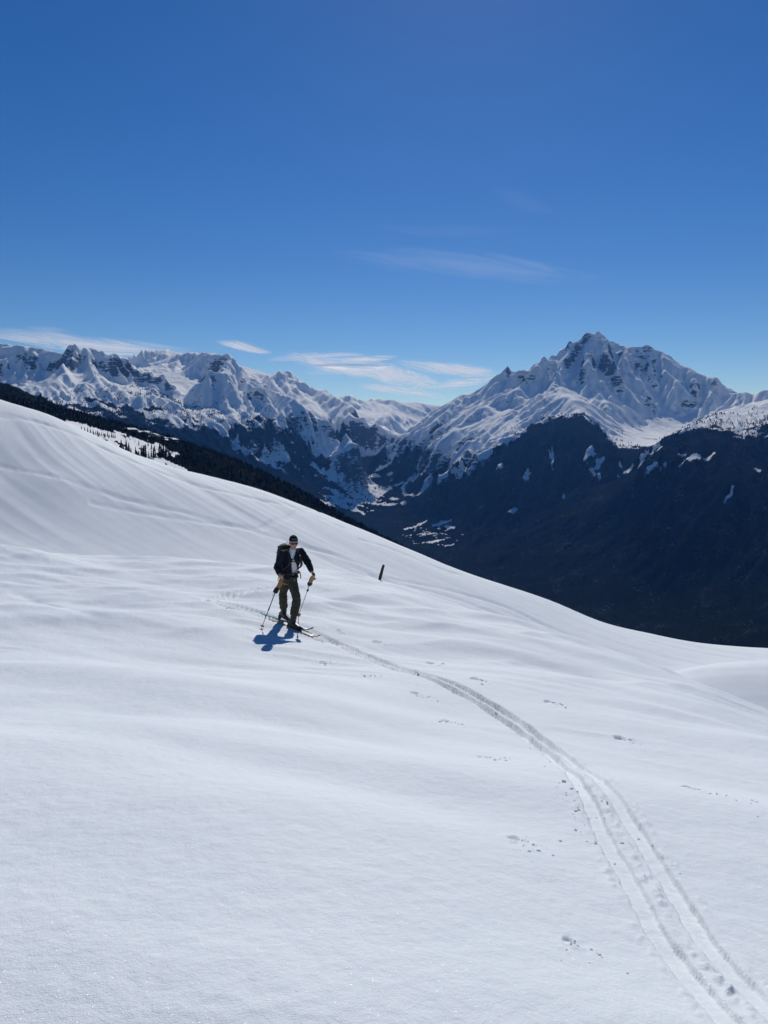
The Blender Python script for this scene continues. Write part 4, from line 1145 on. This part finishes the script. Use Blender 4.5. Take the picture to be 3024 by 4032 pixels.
shR = V3(-.105, -.20, 1.43); elR = V3(-.205, -.27, 1.175); wrR = V3(-.135, -.40, 1.05); haR = V3(-.105, -.435, 1.02)
tipL = V3(.07, .85, 0); tipL[2] = G(tipL) - .02
tipR = V3(-.50, -.46, 0); tipR[2] = G(tipR) - .02

person = empty("person", W((0, 0, 0)))
tag(person, 'ski tourer in dark open jacket, white shirt, olive trousers and black cap climbing on skis', 'person')

def hand_parts(wr, ha, pole_dir, thumb_side, grip_c):
    """palm and five curled fingers closed round a pole grip"""
    parts = []; pd = unit(pole_dir); u = unit(ha - wr); u = unit(u - u.dot(pd) * pd)     # from wrist to knuckles
    side = np.cross(pd, u) * thumb_side
    palm0 = wr; palm1 = grip_c - side * .030
    parts.append(loft([palm0, palm0 * .5 + palm1 * .5, palm1, palm1 + u * .022], [(.026, .022), (.040, .020), (.042, .017), (.034, .012)], pd, 12))
    for i, (L, rr) in enumerate(((.96, .0085), (1.0, .009), (.95, .0085), (.8, .0075))):
        o = palm1 + pd * (-.031 + .0207 * i) + u * .018
        p1 = o + u * .024 * L + side * .010; p2 = p1 + side * .028 * L - u * .002; p3 = p2 - u * .026 * L + side * .008; p4 = p3 - u * .010 - side * .012
        parts.append(loft([o - u * .012, o, p1, p2, p3, p4], [rr, rr * 1.05, rr, rr * .95, rr * .85, rr * .55], pd, 8))
    o = palm0 * .35 + palm1 * .65 - pd * .036
    parts.append(loft([o, o - pd * .012 + side * .022 + u * .01, o - pd * .004 + side * .046 + u * .022, o + pd * .006 + side * .050 + u * .036], [.012, .0115, .0095, .006], pd, 8))
    return parts
gdL = unit(tipL - haL); gdR = unit(tipR - haR)
body = []
body.append(loft([hipc - V3(0, 0, .12), hipc, waist, chest, chest + V3(.02, -.025, .1), neckb], [(.13, .10), (.155, .105), (.14, .095), (.165, .105), (.15, .09), (.06, .06)], LX, 16))
body.append(loft([neckb - V3(0, 0, .05), neckb, head + HF * -.01 - HU * .07], [.062, .056, .055], LX, 12))
for s_, e_, w_ in ((shL, elL, wrL), (shR, elR, wrR)):
    body.append(loft([s_ * .8 + chest * .2 + V3(0, 0, .03), s_, s_ * .5 + e_ * .5, e_, e_ * .5 + w_ * .5, w_], [.055, .055, .046, .038, .036, .026], (0, 0, 1), 12))
for h_, k_, a_ in ((hipR, kneeR, ankR), (hipL, kneeL, ankL)):
    body.append(loft([h_ + V3(0, 0, .03), h_, h_ * .5 + k_ * .5, k_, k_ * .55 + a_ * .45, a_], [.085, .085, .072, .052, .05, .036], LX, 12))
# head: skull, jaw, brow, nose, lips, ears
hx = np.stack([HL, -HF, HU])
body += [ball(head + HU * .028, (.076, .096, .098), 18, hx), ball(head - HU * .045 + HF * .022, (.058, .066, .068), 16, hx), ball(head - HU * .092 + HF * .058, (.026, .022, .020), 12, hx),
         ball(head + HU * .020 + HF * .080, (.055, .018, .014), 12, hx),
         loft([head + HU * .012 + HF * .090, head - HU * .012 + HF * .103, head - HU * .030 + HF * .108, head - HU * .036 + HF * .092], [.010, .012, .016, .012], HL, 10),
         ball(head - HU * .064 + HF * .084, (.026, .012, .008), 10, hx), ball(head - HU * .076 + HF * .082, (.022, .012, .008), 10, hx),
         ball(head - HU * .004 + HL * .078 - HF * .008, (.012, .020, .030), 10, hx), ball(head - HU * .004 - HL * .078 - HF * .008, (.012, .020, .030), 10, hx),
         ball(head - HU * .03 + HL * .045 + HF * .060, (.024, .022, .026), 10, hx), ball(head - HU * .03 - HL * .045 + HF * .060, (.024, .022, .026), 10, hx)]
body += hand_parts(wrL, haL, gdL, 1, haL) + hand_parts(wrR, haR, gdR, -1, haR)
link("body", fuse("body", body, .0062, 2), M_skin, person)
link("lips", shade(raw("lips", [ball(head - HU * .0635 + HF * .089, (.023, .009, .005), 12, hx), ball(head - HU * .0755 + HF * .087, (.020, .009, .0055), 12, hx)])), M_lip, person)
link("hair", fuse("hair", [ball(head + HU * .030 - HF * .012, (.080, .094, .098), 18, hx), ball(head - HU * .02 - HF * .05, (.066, .05, .06), 14, hx)], .006, 2, fold=.003, fold_scale=90,
     cut=lambda c, n: (np.array(c) - head).dot(HF) > .035 and (np.array(c) - head).dot(HU) < .07), M_hair, person)
# cap
cap = empty("cap", parent=person)
def cap_shell(scale, h0):
    pts = []; rad = []
    for t, r in ((h0, .0835), (.06, .0855), (.08, .083), (.11, .073), (.135, .055), (.150, .030), (.156, .010)):
        pts.append(head + HU * t - HF * .004); rad.append((r * scale, r * 1.19 * scale))
    return loft(pts, rad, HL, 22)
link("cap_crown", fuse("cap_crown", [cap_shell(1.02, .045)], .005, 2, fold=.0025, fold_scale=26), M_cap, person).name = "cap_crown"
bpy.data.objects.remove(cap)
cb = []
bv = []; bf = []
nb = 15
for r_, z_, dz in ((.086, .066, 0), (.128, .062, 0), (.128, .057, 0), (.086, .060, 0)):
    for i in range(nb):
        a = math.pi * (.14 + .72 * i / (nb - 1)); bulge = math.sin(a)
        rad_x = .084 * math.cos(a); rad_y = (.098 if r_ < .1 else .098 + .040 * bulge ** .8)
        bv.append(tuple(head + HL * rad_x * (1 if r_ < .1 else 1.02) + HF * (rad_y * bulge if r_ < .1 else rad_y * bulge) + HU * (z_ - .018 * abs(math.cos(a)) ** 2)))
for k in range(4):
    for i in range(nb - 1):
        a0 = k * nb + i; b0 = ((k + 1) % 4) * nb + i; bf.append((a0, a0 + 1, b0 + 1, b0))
link("cap_brim", shade(raw("cap_brim", [(bv, bf)])), M_cap, person)
pv_ = []; pf_ = []
for i in range(9):
    a = math.pi * (.30 + .40 * i / 8)
    for z_, k_ in ((.076, 1.06), (.104, 1.06), (.104, .98), (.076, .99)):
        rr_ = .0855 if z_ < .09 else .077
        pv_.append(tuple(head - HF * .004 + HL * rr_ * k_ * math.cos(a) + HF * rr_ * 1.19 * k_ * math.sin(a) + HU * z_))
for i in range(8):
    for k in range(4): pf_.append((i * 4 + k, i * 4 + (k + 1) % 4, i * 4 + 4 + (k + 1) % 4, i * 4 + 4 + k))
tag(link("cap_patch", raw("cap_patch", [(pv_, pf_)]), M_patch, person), 'grey blue patch on the front of the black cap')
# sunglasses
gl = link("sunglasses", shade(raw("sunglasses", [loft([head + HL * .034 * s + HU * (.002) + HF * d for d in (.082, .090, .100, .104)], [(.026, .016), (.031, .021), (.030, .020), (.022, .014)], HL, 16) for s in (-1, 1)] +
     [loft([head + HL * -.012 + HF * .104 + HU * .008, head + HL * .012 + HF * .104 + HU * .008], [.004, .004], HU, 8)])), M_lens, person)
for s in (-1, 1):
    link("temple", shade(raw("temple", [loft([head + HL * .064 * s + HU * .006 + HF * .09, head + HL * .082 * s + HU * .007 + HF * .04, head + HL * .086 * s + HU * .004 - HF * .03], [.004, .0035, .003], HU, 8)])), M_blackp, gl)
# shirt
link("shirt", fuse("shirt", [loft([hipc + V3(0, 0, .01), waist, chest, chest + V3(.02, -.025, .1), neckb + V3(0, 0, .0)], [(.158, .112), (.148, .106), (.172, .116), (.157, .102), (.075, .072)], LX, 18),
     loft([neckb - V3(0, 0, .06), neckb + V3(0, -.002, .012), neckb + V3(.004, -.010, .045)], [.075, .067, .064], LX, 16)], .007, 3, fold=.004, fold_scale=16), M_shirt, person)
# trousers
tp = [loft([hipc + V3(0, 0, .10), hipc + V3(0, 0, .02), hipc - V3(0, 0, .10)], [(.165, .118), (.178, .13), (.165, .125)], LX, 18)]
for h_, k_, a_ in ((hipR, kneeR, ankR), (hipL, kneeL, ankL)):
    sh_ = a_ - k_
    tp.append(loft([h_ + V3(0, 0, .04), h_ - V3(0, 0, .05), h_ * .5 + k_ * .5, k_ + V3(0, 0, .06), k_ - V3(0, 0, .02), k_ + sh_ * .42, k_ + sh_ * .62, k_ + sh_ * .72], [.105, .105, .095, .083, .088, .086, .088, .082], LX, 16))
link("trousers", fuse("trousers", tp, .008, 3, fold=.010, fold_scale=11), M_trous, person)
# jacket, open down the front
def sx(cx): return (cx - 720) * .00123
def sz(cy): return (1600 - cy) * .00123
VP = [(sx(722), sz(370)), (sx(862), sz(380)), (sx(845), sz(450)), (sx(806), sz(556)), (sx(768), sz(556)), (sx(738), sz(470))]
LP = [(sx(800), sz(566)), (sx(818), sz(566)), (sx(856), sz(650)), (sx(868), sz(745)), (sx(835), sz(795)), (sx(778), sz(826)), (sx(774), sz(690)), (sx(776), sz(610))]
def jcut(c, n):
    za = c.z + .22 * c.y
    return n.dot(Vector(FR)) > -.1 and (inside(VP, c.x, za) or inside(LP, c.x, za)) or (c.z > neckb[2] + .035) or (c.z < .93)
jp = [loft([hipc - V3(0, 0, .02), hipc + V3(0, 0, .06), waist, waist * .5 + chest * .5, chest, chest + V3(.02, -.02, .11), neckb + V3(0, 0, .0), neckb + V3(0, -.005, .06)],
           [(.190, .150), (.188, .150), (.180, .142), (.186, .145), (.195, .142), (.185, .122), (.105, .100), (.088, .090)], LX, 22)]
for s_, e_, w_ in ((shL, elL, wrL), (shR, elR, wrR)):
    jp.append(loft([s_ * .55 + chest * .45 + V3(0, 0, .05), s_ + V3(0, 0, .005), s_ * .5 + e_ * .5, e_, e_ * .5 + w_ * .5, e_ * .08 + w_ * .92], [.092, .090, .082, .074, .066, .050], (0, 0, 1), 16))
link("jacket", fuse("jacket", jp, .0095, 3, cut=jcut, fold=.010, fold_scale=10, thick=.006), M_jacket, person)
q = chest + FR * .15 + LX * .115 + V3(0, 0, .085)
tag(link("jacket_emblem", raw("jacket_emblem", [loft([q - FR * .012 - V3(0, 0, .014), q - FR * .004, q + V3(0, 0, .014) - FR * .014], [(.008, .006), (.016, .008), (.006, .006)], LX, 8)]), M_white, person), 'small white emblem on the chest of the jacket')
# boots
for foot, ank, knee in ((footR, ankR, kneeR), (footL, ankL, kneeL)):
    sh_ = unit(knee - ank); up = V3(0, 0, 1)
    heel = foot - HD * .10 + up * .045; toe = foot + HD * .19 + up * .035
    if foot is footL: heel = heel + up * .055
    bt = link("boot", fuse("boot", [loft([heel - HD * .02 + up * .02, heel + HD * .04 + up * .02, heel * .5 + toe * .5 + up * .018, toe - HD * .02, toe + HD * .012 - up * .005], [(.040, .040), (.050, .056), (.052, .050), (.048, .034), (.030, .022)], RT, 14, 2.6),
            loft([heel + HD * .06 + up * .0, ank + sh_ * .02, ank + sh_ * .12, ank + sh_ * .22], [(.050, .070), (.054, .068), (.058, .064), (.062, .066)], RT, 16, 2.4)], .007, 2), M_boot, person)
    for t in (.05, .13, .19):
        c = ank + sh_ * t
        link("buckle", raw("buckle", [loft([c + HD * .066 - RT * .03, c + HD * .074, c + HD * .066 + RT * .03], [(.010, .005)] * 3, sh_, 8)]), M_steel, bt)
    link("sole_trim", raw("sole_trim", [loft([heel - up * .030, (heel + toe) / 2 - up * .026, toe - up * .024], [(.050, .014), (.054, .014), (.046, .012)], RT, 12)]), M_bootred, bt)

# skis with bindings
def ski(foot, label, top, tipm, tipfrac, L1=.90):
    L0, w = .80, .053
    tail = foot - HD * L0; tip = foot + HD * L1
    zt = lambda p: G(p) - .004
    root = empty("ski", W((foot[0], foot[1], zt(foot))))
    o3 = V3(foot[0], foot[1], zt(foot))
    def strip(t0, t1, lift0=0.0, n=26):
        pts = []; rad = []
        for t in np.linspace(t0, t1, n):
            p = foot + HD * t; z = zt(p)
            up = max(0, (t - (L1 - .22)) / .22) ** 2 * .085 + max(0, (-t - (L0 - .08)) / .08) ** 2 * .012
            e = min(1.0, (L1 + .002 - t) / .07, (t + L0 + .002) / .03) if True else 1
            ww = w * (1 + .10 * (t / .8) ** 2) * max(.08, min(1, e)) ** .5
            pts.append(V3(p[0], p[1], z + .008 + up + lift0) - o3); rad.append((ww, .0075))
        return loft(pts, rad, RT, 12, 3.5)
    tcut = L1 - tipfrac
    link("ski_body", shade(raw("ski_body", [strip(-L0, tcut)])), top, root)
    link("ski_tip", shade(raw("ski_tip", [strip(tcut - .002, L1, n=16)])), tipm, root)
    toe = foot + HD * .19; heel = foot - HD * .11
    z = zt(foot)
    tb = V3(toe[0], toe[1], z + .016) - o3
    b1 = link("toe_binding", raw("toe_binding", [loft([tb - HD * .05, tb, tb + HD * .05], [(.034, .016), (.042, .024), (.026, .012)], RT, 10, 3), loft([tb + RT * .042, tb + RT * .046 + V3(0, 0, .04)], [.010, .007], HD, 8), loft([tb - RT * .042, tb - RT * .046 + V3(0, 0, .04)], [.010, .007], HD, 8),
         loft([tb + HD * .03 + V3(0, 0, .01), tb + HD * .09 + V3(0, 0, .045)], [.012, .009], RT, 8)]), M_blackp, root)
    hb_ = V3(heel[0], heel[1], z + .016) - HD * .05 - o3
    b2 = link("heel_binding", raw("heel_binding", [loft([hb_ - HD * .06, hb_ + HD * .03], [(.034, .012), (.036, .014)], RT, 10, 3), loft([hb_ + V3(0, 0, .01), hb_ + V3(0, 0, .06), hb_ + V3(0, 0, .085)], [(.030, .032), (.026, .030), (.018, .020)], RT, 10, 3)]), M_blackp, root)
    link("riser", raw("riser", [loft([hb_ + V3(0, 0, .08), hb_ + V3(0, 0, .13) - HD * .01], [(.016, .008), (.014, .007)], RT, 8)]), M_steel, b2)
    link("pin", raw("pin", [loft([hb_ + HD * .03 + V3(0, 0, .045) + RT * .012 * s, hb_ + HD * .055 + V3(0, 0, .045) + RT * .012 * s], [.004, .003], RT, 6) for s in (-1, 1)]), M_steel, b2)
    tag(root, label, 'ski', 'pair of touring skis')
    return root
ski(footR, 'pale beige touring ski under the forward boot of the ski tourer', M_skitop, M_skitop, .20, .80)
ski(footL, 'blue touring ski with upturned dark tip under the trailing boot', M_skiblue, M_skitip, .16)

# poles
def pole(ha, tip, label, upper, low_frac, lock=False, bmat=None):
    d = unit(tip - ha); L = np.linalg.norm(tip - ha); root = empty("ski_pole", W(tip)); o3 = tip
    at = lambda t: ha + d * t - o3
    link("grip", shade(raw("grip", [loft([at(-.075), at(-.068), at(-.05), at(-.02), at(.03), at(.075), at(.20), at(.215)], [.010, .019, .021, .0145, .016, .0145, .0125, .008], LX, 12)])), M_blackp, root)
    link("upper_shaft", shade(raw("upper_shaft", [loft([at(.19), at(L * low_frac)], [.0095, .0092], LX, 10)])), upper, root)
    link("lower_shaft", shade(raw("lower_shaft", [loft([at(L * low_frac - .01), at(L - .03), at(L - .0)], [.0068, .0060, .003], LX, 10)])), M_alu, root)
    link("lock", shade(raw("lock", [loft([at(L * low_frac - .045), at(L * low_frac - .035), at(L * low_frac + .02), at(L * low_frac + .03)], [.009, .0165 if lock else .012, .0165 if lock else .012, .008], LX, 10)] + ([ball(at(L * low_frac - .01) + LX * .02, (.012, .012, .02))] if lock else []))), M_blackp, root)
    bk = link("basket", shade(raw("basket", [loft([at(L - .090), at(L - .078), at(L - .070), at(L - .066)], [.010, .030, .042, .040], LX, 12)])), bmat or M_blackp, root)
    st = link("wrist_strap", shade(raw("wrist_strap", [loft([at(-.06), at(-.03) + V3(.03, .03, -.03), at(.04) + V3(.035, .035, -.06), at(.10) + V3(.01, .02, -.03), at(.03)], [(.008, .002)] * 5, LX, 8)])), M_blackp, root)
    tag(root, label, 'ski pole', 'pair of ski poles')
    return root
pole(haL, tipL, 'ski pole with grey shaft and orange basket planted behind the tourer', M_bluealu, .36, True, M_basket)
pole(haR, tipR, 'ski pole with blue upper shaft planted in the snow in front of his shadow', M_bluealu, .62)

# leather gloves pushed over the poles below his bare hands
def glove(ha, tip, label, t0, side, lean):
    d = unit(tip - ha); root = empty("glove", W(ha + d * (t0 + .1))); o3 = ha + d * (t0 + .1)
    at = lambda t, s=0.0: ha + d * t + side * s - o3
    parts = [loft([at(t0 - .03, lean * .2), at(t0, lean * .5), at(t0 + .05, lean), at(t0 + .11, lean), at(t0 + .15, lean * .6), at(t0 + .18, lean * .2)], [(.016, .014), (.036, .028), (.048, .032), (.050, .034), (.042, .034), (.040, .034)], side, 14)]
    for i, (s, L) in enumerate(((-.026, .045), (-.009, .06), (.010, .06), (.027, .05))):
        a0 = at(t0 + .02, lean + s); parts.append(loft([a0, a0 - d * L * .6 + side * s * .4, a0 - d * L + side * s * .5], [.015, .0135, .009], LX, 8))
    a0 = at(t0 + .085, lean + .035); parts.append(loft([a0, a0 + side * .045 - d * .005, a0 + side * .068 - d * .018], [.020, .017, .010], LX, 8))
    link("hand_part", fuse("hand_part", parts, .005, 2, fold=.003, fold_scale=30), M_leather, root)
    link("cuff", fuse("cuff", [loft([at(t0 + .155, lean * .5), at(t0 + .19, lean * .25), at(t0 + .24), at(t0 + .265)], [(.040, .036), (.050, .044), (.053, .047), (.045, .040)], side, 14)], .006, 2, fold=.004, fold_scale=22), M_pack, root)
    link("cuff_loop", shade(raw("cuff_loop", [loft([at(t0 + .255) - side * .03, at(t0 + .30) - side * .035, at(t0 + .33) - side * .03], [.003, .003, .003], LX, 6)])), M_blackp, root)
    tag(root, label, 'glove', 'pair of leather gloves on the poles')
glove(haL, tipL, 'tan leather glove with black cuff on the pole with the orange basket', .07, LX, .004)
glove(haR, tipR, 'tan leather glove with black cuff on the blue pole beside his thigh', .07, LX, .035)

# backpack
bk0 = chest - FR * .235 + V3(-.01, 0, -.02)
pack = empty("backpack", W((bk0[0], bk0[1], 1.02)))
po = V3(bk0[0], bk0[1], 1.02)
def PL(z, b=0.0, l=0.0): return V3(bk0[0], bk0[1], z) - FR * b + LX * l - po
lean_ = FR * -.0
link("pack_body", fuse("pack_body", [loft([PL(1.02, .0), PL(1.06, .005), PL(1.16, .01), PL(1.32, .0), PL(1.46, -.015), PL(1.54, -.03), PL(1.575, -.04)], [(.11, .08), (.155, .115), (.172, .132), (.170, .130), (.158, .118), (.128, .095), (.07, .06)], LX, 20, 2.8)], .008, 3, fold=.007, fold_scale=11), M_pack, pack)
link("front_pocket", fuse("front_pocket", [loft([PL(1.06, .09), PL(1.12, .115), PL(1.22, .125), PL(1.32, .110), PL(1.38, .085)], [(.10, .04), (.128, .062), (.135, .068), (.122, .055), (.09, .03)], LX, 18, 2.6)], .008, 2, fold=.005, fold_scale=13), M_packg, pack)
link("lid", fuse("lid", [loft([PL(1.50, -.01, -.125), PL(1.535, -.01, -.06), PL(1.55, -.01, 0), PL(1.535, -.01, .06), PL(1.50, -.01, .125)], [(.05, .08), (.05, .10), (.05, .105), (.05, .10), (.05, .08)], (0, 0, 1), 16, 2.4)], .008, 2, fold=.005, fold_scale=13), M_packg, pack)
for s in (-1, 1):
    path = [chest - FR * .13 + LX * .10 * s + V3(0, 0, .15), chest + LX * .115 * s + V3(.02, -.02, .185), chest + FR * .10 + LX * .118 * s + V3(.01, -.01, .13), chest + FR * .160 + LX * .112 * s + V3(0, 0, .02), chest + FR * .150 + LX * .150 * s - V3(0, 0, .10), waist + FR * .02 + LX * .20 * s + V3(0, 0, .02), waist - FR * .10 + LX * .17 * s]
    path = smooth_pl(np.array(path), 2)
    link("shoulder_strap", shade(raw("shoulder_strap", [loft([p - po for p in path], [(.027, .008)] * len(path), LX, 10, 3)])), M_pack, pack)
    if s == 1:
        m_ = [p - po + FR * .010 for p in path[6:14]]
        tag(link("strap_piping", shade(raw("strap_piping", [loft(m_, [(.006, .004)] * len(m_), LX, 8)])), M_red, pack), 'dark red piping on the shoulder strap')
st_ = smooth_pl(np.array([chest + FR * .172 - LX * .112 + V3(0, 0, -.01), chest + FR * .182 + V3(0, 0, -.022), chest + FR * .172 + LX * .112 + V3(0, 0, -.01)]), 2) - po
link("sternum_strap", shade(raw("sternum_strap", [loft(st_, [(.010, .003)] * len(st_), (0, 0, 1), 8)])), M_blackp, pack)
hb = []
for a in np.linspace(-2.4, 2.4, 25): hb.append(waist - V3(0, 0, .045) + FR * math.cos(a) * .168 + LX * math.sin(a) * .205 - po)
link("hip_belt", shade(raw("hip_belt", [loft(hb, [(.017, .006)] * len(hb), (0, 0, 1), 8, 3)])), M_pack, pack)
for a, b in ((waist - LX * .212 - FR * .05 - V3(0, 0, .04), waist - LX * .235 - FR * .06 - V3(0, 0, .20)), (waist + LX * .205 + FR * .03 - V3(0, 0, .04), waist + LX * .232 + FR * .03 - V3(0, 0, .19)), (waist + LX * .19 + FR * .07 - V3(0, 0, .05), waist + LX * .212 + FR * .07 - V3(0, 0, .16))):
    link("dangling_strap", raw("dangling_strap", [loft([a - po, a * .5 + b * .5 - po + V3(.004, 0, 0), b - po], [(.008, .003)] * 3, LX, 6)]), M_blackp, pack)
hl_ = smooth_pl(np.array([PL(1.54, -.06, -.02), PL(1.60, -.08, -.03), PL(1.635, -.09, -.005), PL(1.61, -.10, .02), PL(1.54, -.09, .03)]), 2)
link("haul_loop", shade(raw("haul_loop", [loft(hl_, [.005] * len(hl_), LX, 8)])), M_blackp, pack)
for z_ in (1.14, 1.24, 1.34, 1.42):
    link("side_buckle", raw("side_buckle", [loft([PL(z_, .03, -.148), PL(z_, .03, -.170)], [(.012, .010), (.010, .008)], FR, 8)]), M_blackp, pack)
tag(pack, 'bulging dark grey and olive touring backpack on the tourer\'s back', 'backpack')
# ------------------------------------------------------------------ air
def make_haze():
    me = bpy.data.meshes.new("haze")
    bm = bmesh.new(); bmesh.ops.create_cube(bm, size=1.0); bm.to_mesh(me); bm.free()
    o = link("haze", me)
    o.scale = (42000, 26000, 4100)
    o.location = (0, 9000, 2000 - 2050)
    m = bpy.data.materials.new("air"); m.use_nodes = True
    nt = m.node_tree; nt.nodes.clear()
    out = nt.nodes.new('ShaderNodeOutputMaterial')
    v = nt.nodes.new('ShaderNodeVolumePrincipled')
    v.inputs['Color'].default_value = (0.10, 0.34, 1.0, 1)
    v.inputs['Absorption Color'].default_value = (1, 1, 1, 1)
    v.inputs['Density'].default_value = 1.5e-5
    v.inputs['Anisotropy'].default_value = 0.4
    nt.links.new(v.outputs[0], out.inputs['Volume'])
    me.materials.append(m)
    tag(o, kind='stuff')
make_haze()
